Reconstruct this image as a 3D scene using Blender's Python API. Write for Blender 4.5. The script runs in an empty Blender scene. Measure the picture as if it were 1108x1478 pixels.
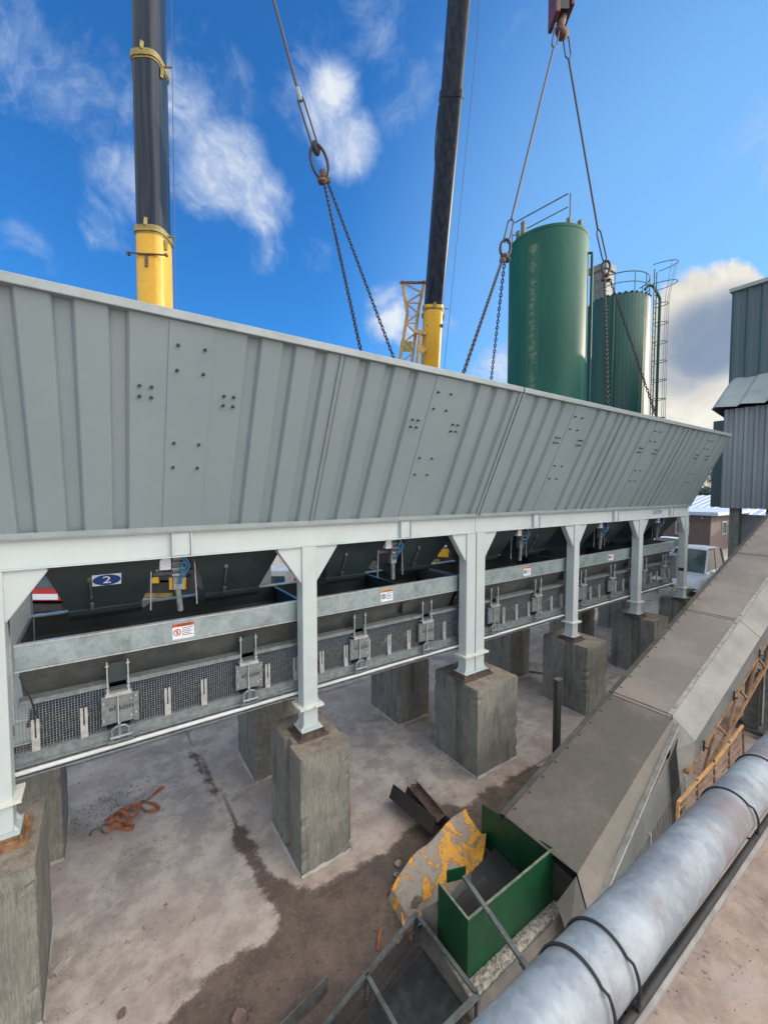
import bpy, math, random
from mathutils import Vector, Matrix
random.seed(7)
sc = bpy.context.scene
COL = sc.collection
R = math.radians

# ------------------------------------------------------------------ camera (solved from the vanishing points of the hopper)
W0, H0, F0 = 1108., 1478., 600.
PITCH, AZ, CAMH = R(-2.86), R(55.4), 5.0
fw = Vector((math.cos(AZ)*math.cos(PITCH), math.sin(AZ)*math.cos(PITCH), math.sin(PITCH)))
rt = Vector((math.sin(AZ), -math.cos(AZ), 0))
up = rt.cross(fw)
CP = Vector((0, 0, CAMH))
def ray(px, py): return fw + rt*((px-W0/2)/F0) - up*((py-H0/2)/F0)
def at(px, py, d): return CP + ray(px, py)*d                       # a survey point at depth d
def hit(px, py, ax, val):
    d = ray(px, py); return CP + d*((val-CP[ax])/d[ax])             # a survey point on a plane
cam = bpy.data.cameras.new('camera'); co = bpy.data.objects.new('camera', cam); COL.objects.link(co)
co.location = CP; co.rotation_euler = (math.pi/2+PITCH, 0, AZ-math.pi/2)
cam.sensor_fit = 'VERTICAL'; cam.sensor_height = 36; cam.lens = 36*F0/H0
cam.clip_start = .05; cam.clip_end = 3000
sc.camera = co
sc.view_settings.view_transform = 'Standard'; sc.view_settings.look = 'None'; sc.view_settings.exposure = 0
sc.render.resolution_x, sc.render.resolution_y = 767, 1024

# ------------------------------------------------------------------ materials
class NT:
    def __init__(s, tree): s.t = tree; s.n = tree.nodes; s.l = tree.links
    def new(s, typ, **kw):
        n = s.n.new(typ)
        for k, v in kw.items():
            if k == 'inp':
                for i, x in v.items(): n.inputs[i].default_value = x
            else: setattr(n, k, v)
        return n
    def link(s, a, b): s.l.new(a, b)
    def math(s, op, a, b=None, c=None, clamp=False):
        n = s.n.new('ShaderNodeMath'); n.operation = op; n.use_clamp = clamp
        for i, x in enumerate((a, b, c)):
            if x is None: continue
            if isinstance(x, (int, float)): n.inputs[i].default_value = x
            else: s.l.new(x, n.inputs[i])
        return n.outputs[0]
    def noise(s, vec, scale, detail=6, rough=.55, dist=0):
        n = s.n.new('ShaderNodeTexNoise'); n.inputs['Scale'].default_value = scale; n.inputs['Detail'].default_value = detail
        n.inputs['Roughness'].default_value = rough; n.inputs['Distortion'].default_value = dist
        s.l.new(vec, n.inputs['Vector']); return n.outputs['Fac']
    def smooth(s, v, a, b, lo=0., hi=1.):
        n = s.n.new('ShaderNodeMapRange'); n.interpolation_type = 'SMOOTHSTEP'; s.l.new(v, n.inputs['Value'])
        for k, x in zip(('From Min', 'From Max', 'To Min', 'To Max'), (a, b, lo, hi)): n.inputs[k].default_value = x
        return n.outputs['Result']
    def mix(s, f, a, b, mode='MIX'):
        n = s.n.new('ShaderNodeMix'); n.data_type = 'RGBA'; n.blend_type = mode
        for k, x in ((0, f), (6, a), (7, b)):
            if isinstance(x, (int, float)): n.inputs[k].default_value = x
            elif isinstance(x, tuple): n.inputs[k].default_value = (*x[:3], 1)
            else: s.l.new(x, n.inputs[k])
        return n.outputs[2]

def base_mat(name):
    m = bpy.data.materials.new(name); m.use_nodes = True
    t = NT(m.node_tree); b = t.n['Principled BSDF']; tc = t.new('ShaderNodeTexCoord')
    return m, t, b, tc.outputs['Object']
def scaled(t, vec, s):
    mp = t.new('ShaderNodeMapping'); mp.inputs['Scale'].default_value = s; t.link(vec, mp.inputs['Vector']); return mp.outputs[0]

def M(name, c, c2=None, rough=.6, metal=0., scale=3., lo=.4, hi=.65, stretch=(1, 1, 1), bump=.0, bscale=60., speck=None, grime=None, spec=.5, rvar=.12, fineamt=.35):
    """colour c broken up towards c2 by noise; optional specks, low grime, bump"""
    m, t, b, v = base_mat(name)
    c2 = c2 or tuple(x*.75 for x in c)
    vs = scaled(t, v, stretch)
    n1 = t.noise(vs, scale, 8, .62)
    f = t.smooth(n1, lo, hi)
    colr = t.mix(f, c, c2)
    fine = t.noise(vs, scale*14, 4, .6)
    colr = t.mix(t.smooth(fine, .35, .7, 0, fineamt), colr, tuple(x*.7 for x in c))
    if speck:
        sp = t.noise(v, speck[1], 3, .7)
        colr = t.mix(t.smooth(sp, speck[2], speck[2]+.06), colr, speck[0])
    if grime:                                                       # (colour, scale, threshold) streaks running down
        g = t.noise(scaled(t, v, (1, 1, .12)), grime[1], 5, .6)
        colr = t.mix(t.smooth(g, grime[2], grime[2]+.2, 0, .8), colr, grime[0])
    t.link(colr, b.inputs['Base Color'])
    rr = t.math('MULTIPLY_ADD', n1, rvar*2, rough-rvar)
    t.link(rr, b.inputs['Roughness']); b.inputs['Metallic'].default_value = metal
    b.inputs['Specular IOR Level'].default_value = spec
    if bump:
        bp = t.new('ShaderNodeBump'); bp.inputs['Strength'].default_value = bump; bp.inputs['Distance'].default_value = .02
        bn = t.noise(vs, bscale, 5, .65); t.link(bn, bp.inputs['Height']); t.link(bp.outputs[0], b.inputs['Normal'])
    return m

def galvanised(name, c=(.42, .46, .48), c2=(.25, .28, .30), sc_=9., metal=.75, rough=.42, dirt=None):
    m, t, b, v = base_mat(name)
    vo = t.new('ShaderNodeTexVoronoi'); vo.inputs['Scale'].default_value = sc_*4; 
    wob = t.new('ShaderNodeVectorMath', operation='MULTIPLY_ADD'); nn = t.new('ShaderNodeTexNoise'); nn.inputs['Scale'].default_value = sc_*2
    t.link(v, nn.inputs['Vector']); t.link(nn.outputs['Color'], wob.inputs[0]); wob.inputs[1].default_value = (.08,)*3; t.link(v, wob.inputs[2])
    t.link(wob.outputs[0], vo.inputs['Vector'])
    cells = t.new('ShaderNodeSeparateColor'); t.link(vo.outputs['Color'], cells.inputs[0])
    n1 = t.noise(v, sc_*.5, 8, .7)
    f = t.math('ADD', t.math('MULTIPLY', cells.outputs[0], .35), t.math('MULTIPLY', t.smooth(n1, .38, .62), .65))
    colr = t.mix(f, c, c2)
    if dirt:
        d = t.noise(v, dirt[1], 6, .65); colr = t.mix(t.smooth(d, dirt[2], dirt[2]+.18, 0, .85), colr, dirt[0])
    t.link(colr, b.inputs['Base Color']); b.inputs['Metallic'].default_value = metal
    t.link(t.math('MULTIPLY_ADD', n1, .25, rough-.12), b.inputs['Roughness'])
    bp = t.new('ShaderNodeBump'); bp.inputs['Strength'].default_value = .12; bp.inputs['Distance'].default_value = .01
    t.link(n1, bp.inputs['Height']); t.link(bp.outputs[0], b.inputs['Normal'])
    return m

MT = {}
MT['hopper'] = M('hopper grey paint', (.235, .295, .32), (.215, .275, .30), rough=.36, scale=.6, bump=.05, bscale=1.6, grime=((.22, .26, .27), 4, .68), rvar=.04, fineamt=.06)
MT['rim'] = M('rim grey paint', (.25, .295, .31), (.21, .25, .26), rough=.42, scale=3, fineamt=.12)
MT['white'] = M('white steel paint', (.455, .515, .525), (.42, .475, .485), rough=.42, scale=1.6, grime=((.5, .5, .46), 6, .68), rvar=.05, fineamt=.08)
MT['whitedirty'] = M('scuffed white paint', (.62, .64, .60), (.42, .33, .24), rough=.6, scale=9, lo=.52, hi=.66)
MT['galv'] = galvanised('galvanised band', (.36, .44, .46), (.23, .29, .31), 7, .5, .45, dirt=((.17, .2, .2), 3, .55))
MT['galvdark'] = galvanised('dull galvanised sheet', (.175, .18, .17), (.10, .11, .11), 5, .55, .36)
MT['galvpipe'] = galvanised('mottled galvanised pipe', (.36, .40, .44), (.19, .215, .25), 6, .2, .5, dirt=((.20, .165, .175), 2.2, .53))
MT['bright'] = M('bright zinc', (.62, .65, .66), (.45, .48, .5), rough=.35, metal=.6, scale=12)
MT['boltsteel'] = M('bolt steel', (.10, .12, .12), (.05, .06, .06), rough=.4, metal=.3, scale=14)
MT['zinc'] = M('zinc bracket', (.27, .31, .32), (.17, .20, .21), rough=.4, metal=.5, scale=14)
MT['meshwire'] = M('dull mesh wire', (.25, .27, .27), (.14, .16, .16), rough=.5, scale=20)
MT['chute'] = M('dark primer steel', (.040, .058, .062), (.022, .038, .046), rough=.34, metal=.2, scale=1.5, lo=.4, hi=.7, stretch=(1, 1, 1))
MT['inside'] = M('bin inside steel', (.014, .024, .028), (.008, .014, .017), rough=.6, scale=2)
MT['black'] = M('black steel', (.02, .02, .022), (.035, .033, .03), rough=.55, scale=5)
MT['rubber'] = M('black rubber', (.012, .012, .013), (.03, .03, .03), rough=.6, scale=8)
MT['rustplate'] = M('rusty base plate', (.10, .075, .06), (.045, .035, .03), rough=.8, scale=10, bump=.3)
MT['rustlight'] = M('light rust plate', (.30, .17, .08), (.16, .085, .05), rough=.8, scale=9, bump=.3)
MT['rust'] = M('rusty orange frame', (.34, .20, .11), (.17, .085, .05), rough=.8, scale=7, bump=.2)
MT['orange'] = M('faded orange paint', (.62, .33, .12), (.38, .21, .11), rough=.6, scale=8)
MT['strap'] = M('orange webbing', (.36, .115, .045), (.17, .055, .03), rough=.85, scale=14)
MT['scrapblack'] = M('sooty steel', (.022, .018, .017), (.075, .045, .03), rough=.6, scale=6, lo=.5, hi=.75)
MT['scrapbrown'] = M('brown scrap steel', (.16, .10, .08), (.06, .04, .035), rough=.75, scale=7)
MT['green'] = M('dark green paint', (.005, .056, .023), (.003, .036, .016), rough=.4, scale=2.5, grime=((.035, .06, .035), 6, .66), speck=((.03, .05, .025), 26, .72), spec=.4)
MT['greenrim'] = M('worn green edge', (.10, .15, .10), (.22, .22, .18), rough=.6, scale=16)
MT['steelgrey'] = M('worn bare steel', (.15, .16, .16), (.07, .075, .075), rough=.5, metal=.4, scale=8)
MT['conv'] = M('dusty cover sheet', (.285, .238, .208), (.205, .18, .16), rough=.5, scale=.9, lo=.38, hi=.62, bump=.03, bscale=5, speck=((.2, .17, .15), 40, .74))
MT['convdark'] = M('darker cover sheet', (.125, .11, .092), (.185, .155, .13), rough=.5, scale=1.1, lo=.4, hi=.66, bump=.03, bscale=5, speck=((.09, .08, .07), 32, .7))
MT['convside'] = M('light side sheet', (.27, .265, .24), (.20, .195, .18), rough=.45, scale=1.3, bump=.04, bscale=4)
MT['convskirt'] = M('grey skirt sheet', (.17, .185, .19), (.13, .14, .14), rough=.5, scale=1.5)
MT['edge'] = M('dark conveyor edge', (.085, .08, .075), (.14, .125, .11), rough=.7, scale=5)
MT['palestrip'] = M('pale strip', (.40, .375, .345), (.27, .25, .225), rough=.5, scale=8)
MT['silo'] = M('green silo paint', (.003, .088, .058), (.003, .062, .052), rough=.5, scale=.6, stretch=(1, 1, .3), spec=.28, rvar=.06)
MT['silodark'] = M('darker green silo paint', (.005, .078, .062), (.003, .045, .045), rough=.5, scale=.8, stretch=(3, 3, .2), speck=((.07, .13, .12), 3.5, .66), rvar=.06)
MT['railgreen'] = M('grey green rail', (.09, .14, .14), (.06, .09, .09), rough=.6, scale=4)
MT['boomblack'] = M('dark blue boom paint', (.010, .018, .034), (.03, .04, .06), rough=.34, scale=.8, stretch=(8, 8, .2), rvar=.04, spec=.20)
MT['boomyellow'] = M('yellow boom paint', (.62, .36, .022), (.54, .29, .02), rough=.4, scale=.8, grime=((.45, .28, .05), 4, .64))
MT['collar'] = M('dull yellow collar', (.26, .20, .045), (.15, .12, .04), rough=.5, scale=6)
MT['lattice'] = M('faded lattice yellow', (.45, .30, .10), (.28, .18, .09), rough=.6, scale=4)
MT['rope'] = M('wire rope', (.045, .05, .07), (.09, .09, .10), rough=.5, metal=.5, scale=60)
MT['chain'] = M('chain steel', (.02, .022, .035), (.05, .035, .035), rough=.5, metal=.4, scale=20)
MT['rustyhook'] = M('rusty shackle', (.12, .055, .04), (.055, .03, .028), rough=.7, scale=20)
MT['hookblock'] = M('dark red hook block', (.13, .03, .035), (.04, .03, .05), rough=.5, scale=3)
MT['whitecar'] = M('white car paint', (.75, .77, .8), (.66, .69, .72), rough=.25, scale=1)
MT['glass'] = M('dark car glass', (.05, .075, .085), (.10, .15, .17), rough=.12, scale=1.4)
MT['red'] = M('red lorry paint', (.55, .03, .025), (.4, .025, .02), rough=.35, scale=2)
MT['brick'] = None
MT['roofwhite'] = M('pale sheet roof', (.42, .50, .66), (.36, .43, .57), rough=.5, scale=.6)
MT['trim'] = M('white trim', (.56, .58, .6), (.42, .44, .45), rough=.5, scale=2)
MT['leaf'] = M('dark leaves', (.018, .045, .02), (.05, .085, .03), rough=.7, scale=1.5)
MT['weed'] = M('bright weed leaves', (.10, .21, .035), (.2, .32, .06), rough=.6, scale=6)
MT['bark'] = M('bark', (.06, .045, .035), rough=.9, scale=6)
MT['stone'] = M('broken stone', (.27, .245, .22), (.13, .11, .10), rough=.9, scale=14, bump=.4)
MT['hose'] = M('blue air hose', (.02, .18, .36), (.02, .12, .28), rough=.4, scale=4)
MT['pcol'] = M('post grey paint', (.16, .18, .17), (.1, .11, .1), rough=.6, scale=6)
MT['ink'] = M('black ink', (.02, .02, .025), rough=.5)
MT['inkblue'] = M('blue ink', (.012, .06, .26), (.012, .05, .22), rough=.4)
MT['inkred'] = M('orange red ink', (.50, .085, .04), (.4, .07, .03), rough=.4)
MT['inkwhite'] = M('sticker white', (.72, .76, .82), (.66, .7, .76), rough=.4)
MT['inkorange'] = M('sticker orange', (.62, .26, .05), (.55, .2, .05), rough=.4)

def brick_mat():
    m, t, b, v = base_mat('dark brick wall')
    sx = t.new('ShaderNodeSeparateXYZ'); t.link(v, sx.inputs[0]); cx = t.new('ShaderNodeCombineXYZ'); t.link(t.math('ADD', sx.outputs[0], sx.outputs[1]), cx.inputs[0]); t.link(sx.outputs[2], cx.inputs[1])
    br = t.new('ShaderNodeTexBrick'); t.link(cx.outputs[0], br.inputs['Vector']); br.inputs['Scale'].default_value = 2.6
    for k, c in (('Color1', (.13, .085, .075)), ('Color2', (.085, .06, .058)), ('Mortar', (.2, .18, .17))): br.inputs[k].default_value = (*c, 1)
    br.inputs['Mortar Size'].default_value = .015
    n = t.noise(v, .8, 6); t.link(t.mix(t.smooth(n, .35, .7, 0, .5), br.outputs['Color'], (.1, .09, .095)), b.inputs['Base Color'])
    b.inputs['Roughness'].default_value = .85
    return m
MT['brick'] = brick_mat()

def concrete(name, c, c2, dark):
    """board-marked cast concrete: grain running up the face, blotches, wet dark streaks"""
    m, t, b, v = base_mat(name)
    oi = t.new('ShaderNodeObjectInfo'); add = t.new('ShaderNodeVectorMath', operation='ADD'); t.link(v, add.inputs[0]); t.link(oi.outputs['Location'], add.inputs[1])
    v = add.outputs[0]
    n1 = t.noise(v, 2.2, 8, .65); grain = t.noise(scaled(t, v, (7, 7, 1.0)), 3.2, 7, .6, 2.6); st = t.noise(scaled(t, v, (3, 3, .35)), 2.2, 5, .6)
    colr = t.mix(t.smooth(n1, .35, .65), c, c2)
    colr = t.mix(t.smooth(grain, .42, .62, 0, .5), colr, dark)
    colr = t.mix(t.smooth(st, .52, .68, 0, .65), colr, tuple(x*.8 for x in dark))
    pale = t.noise(scaled(t, v, (5, 5, .5)), 2.0, 6, .7)
    colr = t.mix(t.smooth(pale, .60, .70, 0, .45), colr, tuple(min(1, x*1.35) for x in c))
    t.link(colr, b.inputs['Base Color']); b.inputs['Roughness'].default_value = .85
    bp = t.new('ShaderNodeBump'); bp.inputs['Strength'].default_value = .25; bp.inputs['Distance'].default_value = .015
    t.link(t.math('ADD', grain, t.noise(v, 60, 4)), bp.inputs['Height']); t.link(bp.outputs[0], b.inputs['Normal'])
    return m
MT['concrete'] = concrete('board marked concrete', (.225, .22, .19), (.15, .15, .135), (.08, .08, .072))
MT['concretetop'] = concrete('pier top concrete', (.29, .25, .20), (.20, .17, .135), (.11, .09, .075))
MT['spill'] = M('crusty cement', (.34, .315, .27), (.15, .13, .10), rough=.95, scale=18, bump=.6, bscale=50)
MT['block'] = M('pale block', (.36, .35, .32), (.22, .21, .19), rough=.9, scale=4)

def cladding(name, c, c2):
    m, t, b, v = base_mat(name)
    n1 = t.noise(scaled(t, v, (1, 1, .15)), 1.0, 6, .6); n2 = t.noise(v, .35, 4)
    colr = t.mix(t.smooth(n1, .4, .65), c, c2); colr = t.mix(t.smooth(n2, .45, .6, 0, .5), colr, tuple(x*1.25 for x in c2))
    t.link(colr, b.inputs['Base Color']); b.inputs['Roughness'].default_value = .5
    return m
MT['clad'] = cladding('grey blue cladding', (.23, .265, .30), (.16, .185, .215))
MT['cladtop'] = cladding('dark blue cladding', (.055, .095, .115), (.045, .08, .10))
MT['cladroof'] = cladding('light skirt roof', (.30, .34, .34), (.22, .26, .27))

def scrap_yellow():
    m, t, b, v = base_mat('flaking yellow paint on grey steel')
    n1 = t.noise(v, 3.6, 8, .66, .8); n2 = t.noise(v, 22, 5, .7)
    n4 = t.noise(v, 60, 4, .7)
    f = t.math('ADD', t.math('ADD', n1, t.math('MULTIPLY', n2, .30)), t.math('MULTIPLY', n4, .22))
    colr = t.mix(t.smooth(f, .745, .785), (.24, .215, .19), (.17, .085, .035)); colr = t.mix(t.smooth(f, .785, .80), colr, (.58, .27, .022))
    colr = t.mix(t.smooth(t.noise(v, 9, 5), .55, .7, 0, .6), colr, (.16, .11, .08))
    t.link(colr, b.inputs['Base Color']); b.inputs['Roughness'].default_value = .6
    return m
MT['scrapyellow'] = scrap_yellow()

def ground_mat(name):
    m, t, b, v = base_mat(name)
    at_ = t.new('ShaderNodeAttribute', attribute_name='wet'); at2 = t.new('ShaderNodeAttribute', attribute_name='pink'); at3 = t.new('ShaderNodeAttribute', attribute_name='joint')
    big = t.noise(v, .55, 8, .6); mid = t.noise(v, 2.2, 9, .68); fine = t.noise(v, 26, 6, .7); grit = t.noise(v, 75, 3, .6)
    slab = t.mix(t.smooth(mid, .40, .60), (.42, .375, .33), (.26, .24, .22))
    slab = t.mix(t.smooth(big, .42, .6, 0, .55), slab, (.35, .28, .25))
    pink = t.mix(t.smooth(mid, .38, .62), (.42, .32, .265), (.30, .225, .19))
    colr = t.mix(t.math('ADD', at2.outputs['Fac'], t.math('MULTIPLY', t.math('SUBTRACT', mid, .5), .9), clamp=True), slab, pink)
    # scuffs and dark spatter
    sm = t.math('MULTIPLY', t.smooth(t.noise(scaled(t, v, (1, 3, 1)), 1.1, 4), .50, .62), t.smooth(t.noise(v, 12, 6, .75), .56, .64))
    colr = t.mix(t.math('MULTIPLY', sm, .8), colr, (.07, .065, .06))
    blot = t.noise(v, 1.3, 7, .7, .6)
    colr = t.mix(t.smooth(blot, .53, .66, 0, .5), colr, (.13, .115, .105))
    colr = t.mix(t.smooth(blot, .45, .34, 0, .35), colr, (.42, .38, .36))
    colr = t.mix(t.smooth(fine, .5, .75, 0, .4), colr, (.16, .14, .13))
    soil = t.mix(t.smooth(mid, .35, .65), (.155, .11, .086), (.08, .057, .046))
    soil = t.mix(t.smooth(fine, .52, .7, 0, .8), soil, (.20, .15, .12))
    w = t.math('ADD', at_.outputs['Fac'], t.math('MULTIPLY', t.math('SUBTRACT', mid, .5), .75)); w = t.math('ADD', w, t.math('MULTIPLY', t.math('SUBTRACT', fine, .5), .25))
    wm = t.smooth(w, .44, .56)
    colr = t.mix(wm, colr, soil)
    j = t.smooth(t.math('ADD', at3.outputs['Fac'], t.math('MULTIPLY', t.math('SUBTRACT', fine, .5), .7)), .55, .8)
    colr = t.mix(t.math('MULTIPLY', j, .55), colr, (.06, .05, .042))
    t.link(colr, b.inputs['Base Color'])
    t.link(t.math('SUBTRACT', .88, t.math('MULTIPLY', wm, .2)), b.inputs['Roughness'])
    bp = t.new('ShaderNodeBump'); bp.inputs['Strength'].default_value = .5; bp.inputs['Distance'].default_value = .02
    hgt = t.math('ADD', t.math('MULTIPLY', fine, t.math('MULTIPLY_ADD', wm, 1.4, .25)), t.math('MULTIPLY', grit, .25))
    t.link(hgt, bp.inputs['Height']); t.link(bp.outputs[0], b.inputs['Normal'])
    return m
MT['ground'] = ground_mat('yard ground')

# ------------------------------------------------------------------ object helpers
def tag(o, label=None, cat=None, group=None, kind=None):
    for k, v in (('label', label), ('category', cat), ('group', group), ('kind', kind)):
        if v: o[k] = v
    return o
ORG = {}
def thing(name, loc, label, cat, group=None):
    o = bpy.data.objects.new(name, None); COL.objects.link(o); o.location = loc; o.empty_display_size = .2
    ORG[o.name] = Vector(loc); return tag(o, label, cat, group)
def origin(o): return ORG.get(o.name, Vector((0, 0, 0))) if o else Vector((0, 0, 0))

class MB:
    def __init__(s): s.v = []; s.f = []
    def add(s, vs, fs):
        n = len(s.v); s.v += [Vector(p) for p in vs]; s.f += [tuple(i+n for i in f) for f in fs]; return s
    def box(s, x0, x1, y0, y1, z0, z1):
        return s.add([(x0,y0,z0),(x1,y0,z0),(x1,y1,z0),(x0,y1,z0),(x0,y0,z1),(x1,y0,z1),(x1,y1,z1),(x0,y1,z1)],
                     [(0,3,2,1),(4,5,6,7),(0,1,5,4),(1,2,6,5),(2,3,7,6),(3,0,4,7)])
    def bar(s, p, q, w, h, upv=(0, 0, 1)):
        p, q = Vector(p), Vector(q); d = (q-p).normalized(); u = Vector(upv)
        if abs(d.dot(u)) > .98: u = Vector((1, 0, 0))
        a = d.cross(u).normalized(); b = a.cross(d)
        vs = [e + a*i*w/2 + b*j*h/2 for e in (p, q) for i, j in ((-1,-1),(1,-1),(1,1),(-1,1))]
        return s.add(vs, [(0,1,2,3),(7,6,5,4),(0,4,5,1),(1,5,6,2),(2,6,7,3),(3,7,4,0)])
    def tube(s, pts, r, n=8, closed=False, cap=True):
        pts = [Vector(p) for p in pts]; m = len(pts); rings = []; prev = None
        rr = r if isinstance(r, (list, tuple)) else [r]*m
        for i, p in enumerate(pts):
            if closed: d = (pts[(i+1) % m]-pts[i-1]).normalized()
            else: d = (pts[min(i+1, m-1)]-pts[max(i-1, 0)]).normalized()
            if prev is None:
                u = Vector((0, 0, 1)) if abs(d.z) < .9 else Vector((1, 0, 0)); a = d.cross(u).normalized()
            else: a = (prev - d*prev.dot(d)).normalized()
            prev = a; b = d.cross(a)
            rings.append([p+(a*math.cos(2*math.pi*k/n)+b*math.sin(2*math.pi*k/n))*rr[i] for k in range(n)])
        vs = [x for rg in rings for x in rg]; fs = []
        for i in range(m if closed else m-1):
            j = (i+1) % m
            for k in range(n):
                k2 = (k+1) % n; fs.append((i*n+k, i*n+k2, j*n+k2, j*n+k))
        if not closed and cap: fs += [tuple(range(n-1, -1, -1)), tuple((m-1)*n+k for k in range(n))]
        return s.add(vs, fs)
    def prism(s, poly, vec):                                        # polygon (3D points) pushed along vec
        n = len(poly); P = [Vector(p) for p in poly]; Q = [p+Vector(vec) for p in P]
        return s.add(P+Q, [tuple(range(n-1, -1, -1)), tuple(range(n, 2*n))]+[(i, (i+1) % n, n+(i+1) % n, n+i) for i in range(n)])
    def sheet(s, rows):                                             # grid of points
        m, n = len(rows), len(rows[0])
        return s.add([p for r in rows for p in r], [(i*n+j, i*n+j+1, (i+1)*n+j+1, (i+1)*n+j) for i in range(m-1) for j in range(n-1)])
    def frustum(s, a, b):                                           # two loops
        n = len(a); return s.add(list(a)+list(b), [(i, (i+1) % n, n+(i+1) % n, n+i) for i in range(n)])
    def rock(s, c, r):
        c = Vector(c); t = (1+5**.5)/2; pts = []
        for p in [(-1,t,0),(1,t,0),(-1,-t,0),(1,-t,0),(0,-1,t),(0,1,t),(0,-1,-t),(0,1,-t),(t,0,-1),(t,0,1),(-t,0,-1),(-t,0,1)]:
            q = Vector(p).normalized()*r*random.uniform(.65, 1.1); q.z *= .65; pts.append(c+q)
        return s.add(pts, [(0,11,5),(0,5,1),(0,1,7),(0,7,10),(0,10,11),(1,5,9),(5,11,4),(11,10,2),(10,7,6),(7,1,8),(3,9,4),(3,4,2),(3,2,6),(3,6,8),(3,8,9),(4,9,5),(2,4,11),(6,2,10),(8,6,7),(9,8,1)])
    def build(s, name, mat, parent=None, smooth=False, bevel=0, loc=None):
        me = bpy.data.meshes.new(name); o0 = origin(parent) if loc is None else Vector(loc)
        me.from_pydata([tuple(p-o0) for p in s.v], [], s.f); me.materials.append(MT[mat]); me.update()
        import bmesh
        bm = bmesh.new(); bm.from_mesh(me); bmesh.ops.recalc_face_normals(bm, faces=bm.faces); bm.to_mesh(me); bm.free()
        if smooth:
            for p in me.polygons: p.use_smooth = True
            me.set_sharp_from_angle(angle=R(40))
        o = bpy.data.objects.new(name, me); COL.objects.link(o); ORG[o.name] = o0
        if parent: o.parent = parent
        else: o.location = o0
        if bevel:
            bv = o.modifiers.new('bevel', 'BEVEL'); bv.width = bevel; bv.segments = 2; bv.limit_method = 'ANGLE'; bv.angle_limit = R(40)
        return o
def kids(o): return [c for c in bpy.data.objects if c.parent == o]
def copy_tree(o, loc=None, parent=None, label=None):
    c = o.copy(); COL.objects.link(c); c.parent = parent
    if loc is not None: c.location = loc
    if label: c['label'] = label
    for ch in kids(o): copy_tree(ch, None, c)
    return c
def text(body, name, size, mat, origin_pt, xdir, ydir, parent, ext=.001, sx=1):
    cu = bpy.data.curves.new(name, 'FONT'); cu.body = body; cu.size = size; cu.align_x = 'CENTER'; cu.align_y = 'CENTER'; cu.extrude = ext
    cu.offset = .0012*size*8
    ob = bpy.data.objects.new('tmp', cu); COL.objects.link(ob); bpy.context.view_layer.update()
    me = bpy.data.meshes.new_from_object(ob.evaluated_get(bpy.context.evaluated_depsgraph_get())); bpy.data.objects.remove(ob)
    x, y = Vector(xdir).normalized(), Vector(ydir).normalized(); z = x.cross(y)
    mtx = Matrix((( x.x, y.x, z.x), (x.y, y.y, z.y), (x.z, y.z, z.z))).to_4x4()
    me.transform(Matrix.Translation(Vector(origin_pt)-origin(parent)) @ mtx @ Matrix.Diagonal((sx, 1, 1, 1)))
    me.materials.clear(); me.materials.append(MT[mat]); me.name = name
    o = bpy.data.objects.new(name, me); COL.objects.link(o); o.parent = parent; ORG[o.name] = origin(parent); return o
def disc(c, r, ax, t, n=24, ry=None):                               # flat plate disc facing -Y
    ry = ry or r; m = MB(); c = Vector(c)
    m.prism([c+Vector((r*math.cos(2*math.pi*k/n), 0, ry*math.sin(2*math.pi*k/n))) for k in range(n)], (0, t, 0)); return m

# ------------------------------------------------------------------ ground
def seg_d(p, a, b):
    ax, ay = a; bx, by = b; dx, dy = bx-ax, by-ay; t = max(0, min(1, ((p[0]-ax)*dx+(p[1]-ay)*dy)/(dx*dx+dy*dy)))
    return math.hypot(p[0]-ax-t*dx, p[1]-ay-t*dy)
def poly_sd(p, poly):                                               # signed distance, positive inside
    ins = False; d = 1e9; n = len(poly)
    for i in range(n):
        a, b = poly[i], poly[(i+1) % n]; d = min(d, seg_d(p, a, b))
        if (a[1] > p[1]) != (b[1] > p[1]) and p[0] < (b[0]-a[0])*(p[1]-a[1])/(b[1]-a[1])+a[0]: ins = not ins
    return d if ins else -d
SOIL = [(.15, 2.4), (.3, 4.1), (.75, 4.35), (1.1, 4.42), (1.45, 4.3), (1.62, 4.55), (1.58, 5.0), (1.49, 5.5), (1.52, 6.3), (1.42, 7.3), (1.30, 8.6), (1.38, 8.6), (1.52, 7.3), (1.63, 6.3), (1.70, 5.5), (1.80, 4.95), (2.05, 4.62), (3.2, 4.52), (4.3, 4.85), (4.6, 4.55), (6.5, 4.5), (6.5, 2.4)]
JOINTS = [[(1.38, 9.4), (1.52, 7.4), (1.60, 6.3), (1.64, 5.2)], [(2.0, 4.52), (3.3, 4.45), (5.0, 4.45), (6.8, 4.48), (11, 4.5)], [(-3, 9.3), (1.4, 9.25), (8, 9.1), (20, 9.2)], [(1.4, 7.6), (-3, 7.62)]]
xs = [-400, -100, -30, -12, -6]+[-4+.09*i for i in range(210)]+[16, 20, 30, 60, 120, 400, 900]
ys = [-400, -60, -10]+[-1+.09*i for i in range(130)]+[12, 16, 25, 60, 200, 900]
g = MB(); g.sheet([[(x, y, 0) for x in xs] for y in ys])
go = g.build('ground', 'ground'); tag(go, kind='structure')
wa = go.data.attributes.new('wet', 'FLOAT', 'POINT'); pa = go.data.attributes.new('pink', 'FLOAT', 'POINT'); ja = go.data.attributes.new('joint', 'FLOAT', 'POINT')
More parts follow.
